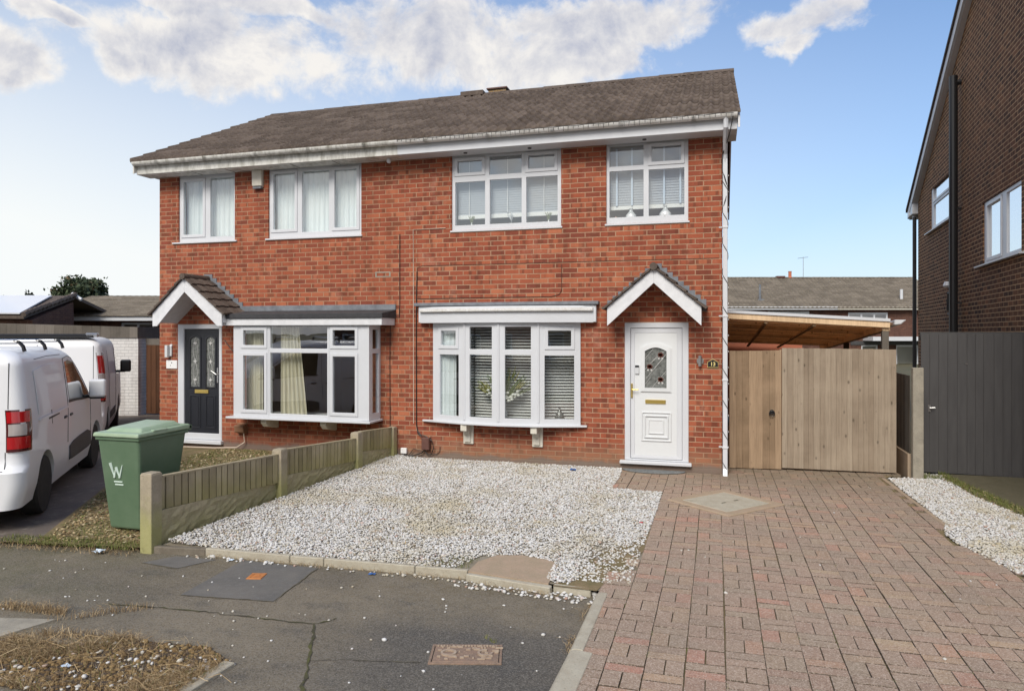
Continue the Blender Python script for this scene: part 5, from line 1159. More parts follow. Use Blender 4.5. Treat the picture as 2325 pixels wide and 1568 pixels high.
# ------------------------------------------------------------------ vans
def make_van(name, label, L, Wd, H, hoodz, beltz, loc, rz, paint, big, rack):
    """local: x forward from the rear bumper, y left; mesh made of stacked rounded outlines"""
    t = thing(name, label, 'van', loc, rz)
    def xr(z): return .02 + (.10 if z < .62 else .0) * 0 + max(0, (z - 1.0)) * (.045 if big else .06) + max(0, (z - (H - .16)) / .16) ** 2 * .10 - (.09 if z < .62 else .09 * max(0, 1 - (z - .62) / .06))
    def xf(z):
        if z < .55: return L
        if z < hoodz: return L - .03 - .16 * ((z - .55) / (hoodz - .55)) ** 2.2
        x0 = L - (1.12 if not big else .80); x1 = L - (2.35 if not big else 1.9)
        q = (z - hoodz) / (H - hoodz)
        if q < .08: return L - .19 - (L - .19 - x0) * (q / .08)
        return x0 + (x1 - x0) * ((q - .08) / .92) ** 1.15
    def hw(z):
        w_ = Wd / 2
        if z < .45: w_ -= .05 * (.45 - z) / .2
        if z > beltz: w_ -= (.085 if not big else .075) * ((z - beltz) / (H - beltz)) ** 1.3
        e = (H - z) / .17
        if e < 1: w_ -= .20 * (1 - math.sqrt(max(0, 1 - (1 - e) ** 2)))
        return w_
    def outline(z, n=14):
        a, b, w_ = xr(z), xf(z), hw(z); rr_, rf_ = (.16, .42) if z < hoodz else (.13, .34)
        e = (H - z) / .17
        if e < 1: k = .12 * (1 - math.sqrt(max(0, 1 - (1 - e) ** 2))); a += k; b -= k
        pts = []
        def corner(cx, cy, r, a0, sx_=1): 
            for i in range(n): 
                q = a0 + math.pi / 2 * i / (n - 1); pts.append((cx + r * math.cos(q) * sx_, cy + r * math.sin(q)))
        corner(b - rf_ * 1.1, w_ - rf_, rf_, 0, 1.1); corner(a + rr_, w_ - rr_, rr_, math.pi / 2); corner(a + rr_, -w_ + rr_, rr_, math.pi); corner(b - rf_ * 1.1, -w_ + rf_, rf_, 1.5 * math.pi, 1.1)
        # subdivide the long straights
        out = []
        for i, p in enumerate(pts):
            q = pts[(i + 1) % len(pts)]; out.append(p); d = math.dist(p, q)
            if (i + 1) % n == 0:
                m_ = 16
                for k in range(1, m_): out.append((p[0] + (q[0] - p[0]) * k / m_, p[1] + (q[1] - p[1]) * k / m_))
        return out
    zs = [.24, .26, .30, .36, .42, .50, .56, .60, .62, .66, .70, .78, .86, .94, 1.0, hoodz - .06, hoodz, hoodz + .03, hoodz + .07] + list(np.linspace(hoodz + .14, H - .18, 9)) + [H - .15, H - .12, H - .09, H - .06, H - .035, H - .015, H - .004, H]
    zs = sorted(set(round(z, 4) for z in zs)); V_ = []; F_ = []
    n = len(outline(.5))
    for z in zs: V_ += [(x, y, z) for x, y in outline(z)]
    for j in range(len(zs) - 1):
        for i in range(n): F_.append((j * n + i, j * n + (i + 1) % n, (j + 1) * n + (i + 1) % n, (j + 1) * n + i))
    F_.append(tuple(range(n))[::-1]); F_.append(tuple(range((len(zs) - 1) * n, len(zs) * n)))
    body = MB().add(V_, F_).build('body', paint, t, smooth=True)
    WR = .335; wxs = (.84, .84 + (2.98 if not big else 2.93)); 
    cut = MB()
    for wx in wxs:
        for sy in (-1, 1):
            vs = []; k = 28
            for yy in (sy * (Wd / 2 - .30), sy * (Wd / 2 + .2)):
                for i in range(k): vs.append((wx + (WR + .055) * math.cos(6.2832 * i / k), yy, WR + (WR + .055) * math.sin(6.2832 * i / k)))
            fs = [(i, (i + 1) % k, (i + 1) % k + k, i + k) for i in range(k)] + [tuple(range(k))[::-1], tuple(range(k, 2 * k))]
            if sy > 0: fs = [f[::-1] for f in fs]
            cut.add(vs, fs)
    co = cut.build('cut', 'black', None); co.parent = t
    md = body.modifiers.new('b', 'BOOLEAN'); md.object = co; md.operation = 'DIFFERENCE'; md.solver = 'EXACT'
    bpy.context.view_layer.update(); dg = bpy.context.evaluated_depsgraph_get(); me = bpy.data.meshes.new_from_object(body.evaluated_get(dg)); body.modifiers.clear(); body.data = me; bpy.data.objects.remove(co)
    try: me.set_sharp_from_angle(angle=R(40))
    except Exception: pass
    me.polygons.foreach_set('use_smooth', [True] * len(me.polygons)) if False else None
    # helpers to lay patches on the right-hand side (y negative) / rear, 3 mm proud
    def side(pts_, m, nm, e=.004, par=t, thick=.008, sgn=-1, nseg=8):
        # pts_: polygon in (x,z); triangulated fan strips between lower and upper chains given as two lists
        lo, hi = pts_; mb = MB(); k = len(lo); vs = []
        for a in range(k):
            for b in range(nseg + 1):
                x = lo[a][0] + (hi[a][0] - lo[a][0]) * b / nseg; z = lo[a][1] + (hi[a][1] - lo[a][1]) * b / nseg
                y = hw(z)
                # corner rounding of the outline near the ends
                rr_, rf_ = (.16, .42) if z < hoodz else (.13, .34); A, B = xr(z), xf(z)
                if x < A + rr_: y -= rr_ - math.sqrt(max(0, rr_ ** 2 - (A + rr_ - x) ** 2))
                if x > B - rf_ * 1.1: y -= rf_ - rf_ * math.sqrt(max(0, 1 - ((x - B + rf_ * 1.1) / (rf_ * 1.1)) ** 2))
                vs.append((x, sgn * (y + e), z))
        w2 = nseg + 1; fs = []
        for a in range(k - 1):
            for b in range(nseg): q = a * w2 + b; f = (q, q + w2, q + w2 + 1, q + 1); fs.append(f if sgn < 0 else f[::-1])
        o_ = len(vs); vs2 = [(v[0], v[1] - sgn * (thick), v[2]) for v in vs]
        fs += [tuple(o_ + i for i in f[::-1]) for f in fs[:]]
        edge = [b for b in range(w2)] + [a * w2 + nseg for a in range(1, k)] + [(k - 1) * w2 + b for b in range(nseg - 1, -1, -1)] + [a * w2 for a in range(k - 2, 0, -1)]
        for i in range(len(edge)): a, b = edge[i], edge[(i + 1) % len(edge)]; fs.append((a, b, b + o_, a + o_))
        return mb.add(vs + vs2, fs).build(nm, m, par, smooth=False)
    def line(pts_, m='plastic_dk', nm='panel_gap', r=.0035, sgn=-1):
        P = []
        for (a, b) in zip(pts_[:-1], pts_[1:]):
            k = max(2, int(math.dist(a, b) / .08))
            for i in range(k): P.append((a[0] + (b[0] - a[0]) * i / k, a[1] + (b[1] - a[1]) * i / k))
        P.append(pts_[-1]); out = []
        for x, z in P:
            y = hw(z); rr_, rf_ = (.16, .42) if z < hoodz else (.13, .34); A, B = xr(z), xf(z)
            if x < A + rr_: y -= rr_ - math.sqrt(max(0, rr_ ** 2 - (A + rr_ - x) ** 2))
            if x > B - rf_ * 1.1: y -= rf_ - rf_ * math.sqrt(max(0, 1 - ((x - B + rf_ * 1.1) / (rf_ * 1.1)) ** 2))
            out.append((x, sgn * (y + .0005), z))
        return MB().tube(out, r, 4).build(nm, m, t)
    for wx in wxs:
        for sy in (-1, 1):
            w_ = MB(); yc = sy * (Wd / 2 - .115)
            w_.lathe((wx, yc, WR), [(WR - .10, -.10), (WR - .02, -.098), (WR, -.07), (WR, .07), (WR - .02, .098), (WR - .10, .10)], 40, 'y'); wo = w_.build('wheel', 'rubber', t, smooth=False)
            rm = MB(); rm.lathe((wx, yc + sy * .060, WR), [(WR - .10, -.02), (WR - .10, .035 * 1), (WR - .125, .025), (.11, -.005), (.06, .01), (.055, .03)] if sy > 0 else [(.055, -.03), (.06, -.01), (.11, .005), (WR - .125, -.025), (WR - .10, -.035), (WR - .10, .02)], 30, 'y'); rm.build('rim', 'steel_dk', wo)
            ar = MB(); 
    gx0 = 3.02 if not big else 3.0
    for sg in (-1, 1):
        # cab door glass
        if not big:
            side(([(2.02, 1.20), (2.4, 1.19), (2.8, 1.17), (3.20, 1.16)], [(1.97, 1.70), (2.15, 1.72), (2.45, 1.68), (3.22, 1.19)]), 'glass_tint', 'side_window', sgn=sg)
            side(([(1.99, 1.165), (2.4, 1.155), (2.8, 1.135), (3.26, 1.12)], [(1.99, 1.20), (2.4, 1.19), (2.8, 1.17), (3.26, 1.16)]), 'black', 'window_trim', .005, sgn=sg)
            side(([(1.42, .44), (1.6, .42), (2.2, .42), (2.5, .43)], [(1.36, .46), (1.45, .60), (2.2, .64), (2.58, .60)]) if False else ([(1.98, .42), (2.2, .41), (2.6, .41), (3.1, .41), (3.36, .43)], [(1.98, .60), (2.2, .64), (2.6, .66), (3.1, .67), (3.34, .62)]), 'plastic_dk', 'side_moulding', .012, sgn=sg)
            line([(1.05, 1.62), (1.08, 1.2), (1.10, 1.0)], sgn=sg, r=.005); line([(1.90, 1.74), (1.92, 1.1), (1.90, .66)], sgn=sg, r=.005); line([(3.34, 1.10), (3.38, .8), (3.30, .40)], sgn=sg, r=.005); line([(1.90, 1.745), (2.2, 1.77), (2.5, 1.72), (3.30, 1.17)], sgn=sg, r=.006, m='black', nm='door_seal'); line([(.62, 1.78), (1.2, 1.80), (1.88, 1.80)], sgn=sg, r=.004)
            side(([(.95, 1.065), (1.2, 1.07), (1.45, 1.075)], [(.95, 1.085), (1.2, 1.09), (1.45, 1.095)]), 'plastic_dk', 'door_rail', .004, sgn=sg, nseg=2)
            # pressed panel on the load side
            side(([(.50, 1.16), (.9, 1.15), (1.4, 1.15), (1.80, 1.16)], [(.46, 1.66), (.9, 1.70), (1.4, 1.70), (1.80, 1.68)]), paint, 'pressed_panel', -.0105, thick=-.014, sgn=sg) if False else side(([(.50, 1.17), (.9, 1.17), (1.4, 1.17), (1.76, 1.18)], [(.46, 1.66), (.9, 1.70), (1.4, 1.70), (1.76, 1.66)]), paint, 'pressed_panel', .012, sgn=sg)
            side(([(.48, 1.10), (.9, 1.10), (1.4, 1.10), (1.84, 1.11)], [(.48, 1.125), (.9, 1.125), (1.4, 1.125), (1.84, 1.135)]), paint, 'waist_crease', .022, sgn=sg, nseg=3)
            for hx_ in (1.70, 2.02): MB().box(hx_, hx_ + .13, sg * (Wd / 2 - .005) - .02, sg * (Wd / 2 - .005) + .02, .985, 1.02).build('door_handle', 'plastic_dk', t, .01)
        else:
            side(([(2.95, 1.22), (3.3, 1.2), (3.7, 1.18)], [(2.92, 1.76), (3.2, 1.76), (3.75, 1.25)]), 'glass_tint', 'side_window', sgn=sg)
            line([(1.1, 1.75), (1.12, 1.0), (1.3, .6)], sgn=sg); line([(2.8, 1.8), (2.82, 1.0), (2.75, .35)], sgn=sg)
            side(([(1.3, .45), (2.0, .44), (2.7, .44)], [(1.3, .58), (2.0, .58), (2.7, .58)]), 'plastic_dk', 'side_moulding', .010, sgn=sg)
        # mirror
        mx = 3.06 if not big else 3.62; mz = 1.20 if not big else 1.28
        mr = MB(); mr.box(mx - .02, mx + .06, sg * (Wd / 2 - .06) - .05, sg * (Wd / 2 - .06) + .05 + 0, mz - .07, mz + .0); mr.box(min(sg * (Wd / 2 - .02), sg * (Wd / 2 + .12)) * 0 + mx - .01, mx + .05, min(sg * (Wd / 2 - .02), sg * (Wd / 2 + .14)), max(sg * (Wd / 2 - .02), sg * (Wd / 2 + .14)), mz - .07, mz - .02)
        mro = mr.build('mirror', 'black', t, .01)
        a, b = sorted((sg * (Wd / 2 + .04), sg * (Wd / 2 + .25)))
        MB().box(mx - .06, mx + .08, a, b, mz - .06, mz + .20).build('mirror_shell', 'black' if big else paint, mro, .035, segs=3, smooth=False)
        if not big: MB().box(mx - .055, mx + .075, a + .005, b - .005, mz - .08, mz - .05).build('mirror_base', 'black', mro, .02)
    # windscreen
    ws = MB(); k = 10; vs = []
    for j in range(k + 1):
        z = hoodz + .14 + (H - .16 - hoodz - .14) * j / k
        for i in range(9): y = (hw(z) - .22) * (i / 4 - 1); vs.append((xf(z) + .006 - .1 * (abs(i - 4) / 4) ** 3, y, z))
    ws.add(vs, [(j * 9 + i, j * 9 + i + 1, j * 9 + i + 10, j * 9 + i + 9) for j in range(k) for i in range(8)]).build('windscreen', 'glass_tint', t, smooth=True)
    # rear lamps (wrapping the corner), rear door split, bumper line
    def rlamp(z0, z1, m, nm, e, wid, xin, par=t):
        for sg in (-1, 1):
            vs = []; kk = 12; rows = 6
            for j in range(rows + 1):
                z = z0 + (z1 - z0) * j / rows; rr_ = .16; A, w_ = xr(z), hw(z)
                tot = []
                for i in range(kk + 1):
                    q = i / kk; 
                    # path: start on rear face xin in from the corner, round the corner, wid along the side
                    a = xin; arc = rr_ * math.pi / 2; s_ = q * (a + arc + wid)
                    if s_ < a: x, y = A - e, w_ - rr_ - a + s_
                    elif s_ < a + arc: th = (s_ - a) / rr_; x, y = A + rr_ - (rr_ + e) * math.cos(th), w_ - rr_ + (rr_ + e) * math.sin(th)
                    else: x, y = A + rr_ + (s_ - a - arc), w_ + e
                    tot.append((x, sg * y, z))
                vs += tot
            fs = [(j * (kk + 1) + i, j * (kk + 1) + i + 1, (j + 1) * (kk + 1) + i + 1, (j + 1) * (kk + 1) + i) for j in range(rows) for i in range(kk)]
            if sg > 0: fs = [f[::-1] for f in fs]
            MB().add(vs, fs).build(nm, m, par, smooth=True)
    if not big:
        rlamp(.83, 1.27, 'lamp_dark', 'tail_lamp', .012, .005, .02); rlamp(.86, .985, 'red_lamp', 'lamp_lens', .016, -.045, .01); rlamp(1.0, 1.12, 'clear_lamp', 'lamp_lens', .016, -.09, .0); rlamp(1.135, 1.25, 'red_lamp', 'lamp_lens', .016, -.045, .01)
    else:
        rlamp(.87, 1.73, 'lamp_dark', 'tail_lamp', .010, .0, -.07); rlamp(.90, 1.15, 'red_lamp', 'lamp_lens', .014, -.01, -.08); rlamp(1.16, 1.36, 'clear_lamp', 'lamp_lens', .014, -.03, -.08); rlamp(1.37, 1.68, 'red_lamp', 'lamp_lens', .014, -.01, -.08)
    xq = lambda z: xr(z) - .002
    MB().tube([(xq(z), 0, z) for z in np.linspace(.66, H - .12, 12)], .004, 4).tube([(xq(.64), -Wd / 2 + .2, .64), (xq(.64), Wd / 2 - .2, .64)], .005, 4).build('panel_gap', 'plastic_dk', t)
    MB().tube([(xq(z), -Wd / 2 + .17, z) for z in np.linspace(1.28, H - .14, 10)], .004, 4).tube([(xq(z), -Wd / 2 + .19, z) for z in np.linspace(.66, .83, 4)], .004, 4).build('panel_gap', 'plastic_dk', t)
    MB().box(xr(.8) - .02, xr(.8) + .01, .1, .62, .74, .86).build('number_plate_recess', 'plastic_dk', t, .01) if False else None
    MB().box(xr(.8) - .012, xr(.8) + .02, -.20, .24, .70, .82).build('number_plate_recess', 'plastic_dk', t, .008); MB().box(xr(.9) - .03, xr(.9) + .01, .04, .16, .92, .97).build('rear_handle', 'plastic_dk', t, .01)
    MB().box(.30, L - .4, -Wd / 2 + .12, Wd / 2 - .12, .20, .30).build('underbody', 'black', t)
    if rack:
        for bx_ in (.55, 1.45, 2.35):
            b_ = MB(); b_.tube([(bx_, -Wd / 2 + .22, H + .075), (bx_, Wd / 2 - .22, H + .075)], .022, 8); bo = b_.build('roof_bar', 'steel', t)
            for sg in (-1, 1):
                y0 = sg * (Wd / 2 - .20); MB().tube([(bx_, y0 - sg * .05, H + .08), (bx_, y0, H + .075), (bx_ + .01, y0 + sg * .035, H + .03), (bx_ + .015, y0 + sg * .05, H - .03)], .022, 6).build('bar_bracket', 'black', bo)
    if big:
        b_ = MB(); b_.box(.12, .34, -Wd / 2 + .16, Wd / 2 - .16, H + .0, H + .07); b_.build('roof_bar', 'black', t, .02); MB().box(.12, .30, -Wd / 2 + .10, -Wd / 2 + .30, H + .01, H + .085).build('bar_end', 'steel', t, .02)
    return t
hdg = math.atan2(.797, -.603)
def rear_centre(px_, py_, Wd, h=None): # from a point on the right-hand side line at the rear, go to the centre line
    h = hdg if h is None else h
    return (px_ + math.cos(h + math.pi / 2) * Wd / 2, py_ + math.sin(h + math.pi / 2) * Wd / 2)
c_ = rear_centre(-7.55 + .84 * .603, -4.33 - .84 * .797, 1.85)
make_van('white_van', 'nearer small white panel van with red rear lamp and dark side moulding', 4.75, 1.85, 1.90, 1.12, 1.06, (*c_, -.03), hdg, 'paint', False, True)
hdg2 = math.pi / 2 + R(42)
c_ = rear_centre(-10.34, -.85, 1.98, hdg2)
make_van('white_van', 'farther taller white van with beige shade in its paint and black mirror, ahead of the small one', 4.97, 1.98, 1.99, 1.16, 1.15, (*c_, -.03), hdg2, 'paint_shaded', True, False)

# ------------------------------------------------------------------ wheelie bin
bn = thing('wheelie_bin', 'green wheelie bin with pale printed mark standing behind the low fence', 'bin', (-5.975, -4.545, -.01))
mb = MB()
mb.hexa([(-.20, -.235, .02), (.20, -.235, .02), (.20, .24, .10), (-.20, .24, .10)][0:4], [(-.265, -.335, .98), (.265, -.335, .98), (.265, .345, .98), (-.265, .345, .98)])
mb.build('body', 'bin', bn, .03, segs=3)
MB().plate((-.275, .275, -.345, .36), [(-.25, .25, -.32, .33)], .0, .0).T
rm = MB(lambda x, y, z: (x, z, y)); rm.plate((-.278, .278, -.348, .362), [(-.25, .25, -.32, .33)], .995, .955); rm.build('rim', 'bin', bn, .008)
ld = MB(); ld.hexa([(-.29, -.37, .992), (.29, -.37, .992), (.29, .37, 1.00), (-.29, .37, 1.00)], [(-.285, -.36, 1.035), (.285, -.36, 1.035), (.285, .37, 1.055), (-.285, .37, 1.055)])
lid = ld.build('lid', 'bin_lid', bn, .014, segs=3)
MB().hexa([(-.235, -.27, 1.034), (.235, -.27, 1.034), (.235, .30, 1.052), (-.235, .30, 1.052)], [(-.19, -.22, 1.075), (.19, -.22, 1.075), (.19, .25, 1.10), (-.19, .25, 1.10)]).build('lid_dome', 'bin_lid', lid, .014, segs=2)
MB().box(.245, .292, -.16, .04, 1.03, 1.052).build('lid_grip', 'bin_lid', lid, .008)
MB().tube([(-.27, .40, 1.02), (.27, .40, 1.02)], .02, 10).box(-.27, -.2, .34, .41, .98, 1.03).box(.2, .27, .34, .41, .98, 1.03).build('handle', 'bin', bn)
for sx_ in (-1, 1):
    MB().lathe((sx_ * .235, .27, .10), [(.03, -.03), (.10, -.025), (.10, .025), (.03, .03)], 24, 'x').build('wheel', 'rubber', bn)
MB().tube([(-.25, .27, .10), (.25, .27, .10)], .012, 8).build('axle', 'steel', bn)
# printed W-shaped mark and illegible line below, on the sloping front
fs_ = math.atan2(.10, .96)
def onfront(u, z): return (u, -.235 - (z - .02) / .96 * .10 - .0035, z)
dm = MB()
for (a, b) in (((-.115, .72), (-.075, .57)), ((-.075, .57), (-.045, .68)), ((-.045, .68), (-.01, .57)), ((-.01, .57), (.035, .70))):
    pa, pb = onfront(*a), onfront(*b); dm.tube([pa, tuple((Vector(pa) + Vector(pb)) / 2), pb], .015, 5, r1=.005)
for k, (a, b) in enumerate(((-.085, .02), (-.075, .03))): dm.box(a, b, onfront(0, .525 - k * .035)[1] - .002, onfront(0, .525 - k * .035)[1] + .003, .52 - k * .03, .532 - k * .03)
dm.build('printed_mark', 'decal', bn)

# ------------------------------------------------------------------ left background
ga = thing('garage', 'flat roofed white painted brick garage with greyed timber fascia behind the vans', 'garage')
A_, B_ = Vector((-16.9, 2.87, 0)), Vector((-14.03, 3.71, 0)); d_ = (B_ - A_).normalized(); nl = Vector((-d_.y, d_.x, 0)); 
A_ = A_ - d_ * 3
P = [A_, B_, B_ + nl * 5, A_ + nl * 5]
MB().hexa([(v.x, v.y, -.2) for v in P], [(v.x, v.y, 2.0) for v in P]).build('wall', 'brick_white', ga)
e_ = .03; P2 = [A_ - nl * e_ - d_ * .1, B_ - nl * e_ + d_ * e_, B_ + nl * 5.1 + d_ * e_, A_ + nl * 5.1 - d_ * .1]
fb = MB(); L_ = (P2[1] - P2[0]).length; nb_ = 26; rr = random.Random(2)
for i in range(nb_):
    a, b = P2[0] + (P2[1] - P2[0]) * i / nb_, P2[0] + (P2[1] - P2[0]) * ((i + .985) / nb_); t0, t1 = 2.36 - .17 * i / nb_, 2.36 - .17 * (i + 1) / nb_
    fb.hexa([(a.x, a.y, 1.92), (b.x, b.y, 1.92), (b.x + nl.x * .03, b.y + nl.y * .03, 1.92), (a.x + nl.x * .03, a.y + nl.y * .03, 1.92)], [(a.x, a.y, t0), (b.x, b.y, t1), (b.x + nl.x * .03, b.y + nl.y * .03, t1), (a.x + nl.x * .03, a.y + nl.y * .03, t0)], rr.random())
fb.build('fascia', 'wood_greyb', ga)
q = MB(); q.hexa([(P2[1].x, P2[1].y, 1.92), (P2[2].x, P2[2].y, 1.92), (P2[2].x, P2[2].y - .04, 1.92), (P2[1].x, P2[1].y - .04, 1.92)], [(P2[1].x, P2[1].y, 2.19), (P2[2].x, P2[2].y, 2.19), (P2[2].x, P2[2].y - .04, 2.19), (P2[1].x, P2[1].y - .04, 2.19)]); q.build('end_fascia', 'wood_greyb', ga)
MB().hexa([(v.x, v.y, 2.01) for v in P], [(v.x, v.y, 2.06) for v in P]).build('roof', 'felt', ga)
ep = B_ - d_ * .75 - nl * .05; MB().tube([(ep.x, ep.y, 1.9), (ep.x, ep.y, .1)], .022, 8).build('drainpipe', 'upvc', ga)
bfc = thing('brown_fence', 'dark brown stained board fence between the white garage and the brick house', 'fence')
boards((-14.0, 3.95), (-10.0, 4.6), lerp(0, 0), lerp(1.74, 1.70), .12, 'wood_brown', 'fence_panel', bfc, .018, 2, 0)
MB().hexa([(-14.0, 3.93, 1.74), (-10.0, 4.58, 1.70), (-10.0, 4.64, 1.70), (-14.0, 3.99, 1.74)], [(-14.0, 3.93, 1.90), (-10.0, 4.58, 1.86), (-10.0, 4.64, 1.86), (-14.0, 3.99, 1.90)]).build('top_board', 'wood_greyb', bfc)
ca, sa = math.cos(TH), math.sin(TH)
def cw_(x, y, Zc):     # metric frame turned with the oblique building rows: across, depth
    return (camo.location.x + x * ca - Zc * sa, camo.location.y + x * sa + Zc * ca)
def at(px_, Zc): return (px_ - 1162) / 1600 * Zc
def hgt(py_, Zc): return 2.05 + (755 - py_) / 1600 * Zc
# bungalow with brown roof: front wall 30 m off
Zb = 30.0
bg1 = thing('bungalow', 'bungalow with plain brown roof and white fascia behind the garage', 'house', (*cw_(at(230, Zb), 0, Zb), 0), TH)
x0, x1 = at(98, Zb) - at(230, Zb), 9.0
ez_, rz_ = hgt(717, Zb - .4), hgt(672, Zb + 3.6)
MB().plate((x0 + .4, x1, -.5, ez_ - .05), [(.85, 2.25, 1.2, ez_ - .28), (2.9, 3.6, 1.2, ez_ - .28)], 0, .2).box(x0 + .4, x0 + .6, .2, 7.2, -.5, ez_).box(x0 + .4, x1, 7.0, 7.2, -.5, ez_).build('wall', 'brick_brown', bg1)
for a, b in ((.85, 2.25), (2.9, 3.6)):
    f_ = window(bg1, I, (a, b, 1.2, ez_ - .28), [(a + .09, (a + b) / 2 - .05, 1.3, ez_ - .36, 0), ((a + b) / 2 + .05, b - .09, 1.3, ez_ - .36, 0)], y0=.02)
MB().box(x0 + .7, x1, .8, .9, -.4, ez_ - .1).build('interior', 'room', bg1)
MB().box(x0, x1, -.45, -.35, ez_ - .20, ez_ + .0).build('fascia', 'upvc', bg1)
MB().box(x0, x1, -.35, 0, ez_ - .06, ez_ - .02).build('soffit', 'upvc', bg1)
roof_mesh(x0 - .1, x1, -.5, ez_, 3.6, rz_, period=.3, gauge=.35, m='tile_far', parent=bg1, wave=.012, per_s=4)
roof_mesh(x0 - .1, x1, -.5, ez_, 3.6, rz_, period=.3, gauge=.35, m='tile_far', parent=bg1, wave=.012, per_s=4, flip=-1, name='back_roof')
MB().prism([(-.4, ez_ - .1), (3.6, rz_ - .1), (7.6, ez_ - .1)], x0 + .4, x0 + .55, 'x').build('gable', 'brick_brown', bg1)
# second bungalow further left with solar array, sky reflection put into its pale colour
Zs = 24.0
bg2 = thing('bungalow', 'bungalow at far left with solar panels painted pale with sky reflection on its roof', 'house', (*cw_(at(53, Zs), 0, Zs), 0), TH)
def L2(px_, py_, Zc): return (at(px_, Zc) - at(53, Zs), Zc - Zs, hgt(py_, Zc))
e0, e1 = L2(-140, 714, Zs), L2(53, 716, Zs); r0, r1 = L2(-60, 672, Zs + 4), L2(172, 671, Zs + 4)
def quadslab(p, th, m, nm, par, T=None, bev=0):
    n_ = (Vector(p[1]) - Vector(p[0])).cross(Vector(p[3]) - Vector(p[0])).normalized() * th
    return MB(T).hexa([tuple(Vector(v) - n_) for v in p], [tuple(v) for v in p]).build(nm, m, par, bev)
quadslab([e0, e1, r1, r0], .12, 'tile', 'roof', bg2)
bk0, bk1 = (r0[0], r0[1] + 4, e0[2]), (r1[0] - .2, r1[1] + 4, e1[2]); quadslab([r0, r1, bk1, bk0], .12, 'tile', 'back_roof', bg2)
def lp3(a, b, q): return tuple(a[i] + (b[i] - a[i]) * q for i in range(3))
s0, s1, s2, s3 = lp3(e0, e1, .05), lp3(e0, e1, .965), lp3(r0, r1, .80), lp3(r0, r1, .1)
up = Vector((0, -.08, .17))
s2, s3 = lp3(s1, s2, .90), lp3(s0, s3, .90); sp_ = [tuple(Vector(v) + up * .5) for v in (s0, s1, s2, s3)]
quadslab(sp_, .04, 'solar', 'solar_array', bg2)
vt = MB(); vv = Vector(r1) - Vector(e1)
for k in range(13):
    a, b = Vector(e1) + vv * (k / 13), Vector(e1) + vv * ((k + .9) / 13); vt.tube([tuple(a + Vector((0, 0, .03))), tuple(b + Vector((0, 0, .06)))], .09, 6, random.random())
vt.build('verge_tiles', 'tile', bg2)
MB().tube([tuple(Vector(r1) + Vector((-.15, 0, .08))), tuple(Vector(r1) + Vector((.22, 0, -.16)))], .07, 6).build('verge_end', 'upvc', bg2)
MB().hexa([(e0[0], .3, -.5), (e1[0] + .1, .3, -.5), (r1[0] + .0, 4, -.5), (r0[0], 4, -.5)], [(e0[0], .3, e0[2] - .1), (e1[0] + .1, .3, e1[2] - .15), (r1[0] - .1, 4, r1[2] - .25), (r0[0], 4, r0[2] - .25)]).build('wall', 'brick_brown', bg2)
# trees
def tree(px_, py_top, py_bot, wpx, Zc, label, n=2600, seed=1, sparse=False):
    rr_ = np.random.default_rng(seed); bx_, by2 = cw_(at(px_, Zc), 0, Zc); zt, zb_ = hgt(py_top, Zc), hgt(py_bot, Zc) - 1.5
    t = thing('tree', label, 'tree', (bx_, by2, -.13)); rad = wpx / 1600 * Zc / 2; cz = (zt + zb_) / 2 + .13; hz_ = (zt - zb_) / 2
    MB().tube([(0, 0, 0), (.05, 0, cz * .5), (0, .03, cz)], .16, 8, r1=.06).build('trunk', 'bark', t)
    mbk = MB(); lb = []
    for k in range(9):
        a = rr_.uniform(0, 6.28); q = rr_.uniform(.4, .95); tip = (rad * q * math.cos(a), rad * q * math.sin(a), cz + hz_ * rr_.uniform(-.5, .7)); lb.append(tip); mbk.tube([(0, 0, cz * .6), (tip[0] * .5, tip[1] * .5, (cz * .6 + tip[2]) / 2 + .1), tip], .05, 5, r1=.01)
    mbk.build('limbs', 'bark', t)
    cl = np.concatenate([rr_.normal(0, 1, (46, 3))]); cl /= np.linalg.norm(cl, axis=1)[:, None]; cl *= rr_.uniform(.35, .92, (46, 1)); cl *= (rad, rad, hz_)
    idx = rr_.integers(0, 46, n); p = cl[idx] + rr_.normal(0, 1, (n, 3)) * (rad * .15, rad * .15, hz_ * .13)
    u_ = rr_.normal(0, 1, (n, 3)); u_ /= np.linalg.norm(u_, axis=1)[:, None]; v_ = np.cross(u_, rr_.normal(0, 1, (n, 3))); v_ /= np.linalg.norm(v_, axis=1)[:, None]
    sz = rr_.uniform(.07, .17, (n, 1)); quad = np.stack([p - u_ * sz, p + v_ * sz * .6, p + u_ * sz, p - v_ * sz * .6], 1); quad[:, :, 2] += cz
    F = np.arange(n * 4).reshape(n, 4); npmesh('crown', quad.reshape(-1, 3), F, np.clip(rr_.normal(.5, .2, n) + (p[:, 0] < -rad * .3) * .35 * rr_.random(n), 0, 1), 'foliage', t)
    return t
tree(178, 630, 680, 112, 44, 'round dark evergreen tree rising behind the bungalow roofs', 13000, 4)
tree(58, 660, 690, 34, 44, 'small dark distant bush like tree at the far left skyline', 700, 6)
for i, (a, b, c) in enumerate(((12, 672, 44), (92, 668, 40), (128, 670, 36))): tree(a, b, 692, c, 60, ('faint twiggy tree at the extreme left skyline', 'faint twiggy tree between the small bush and the dark round tree', 'faint twiggy tree touching the left of the round dark tree')[i], 260, 10 + i)
tag(MB().hexa([(-19.5, -3.0, -.1), (-15.7, -3.2, -.1), (-15.7, -2.4, -.1), (-19.5, -2.2, -.1)], [(-19.5, -3.0, 1.2), (-15.7, -3.2, 1.2), (-15.7, -2.4, 1.2), (-19.5, -2.2, 1.2)]).build('side_wall', 'brick_brown', None), 'low brown brick wall left of the parked vans', 'wall')

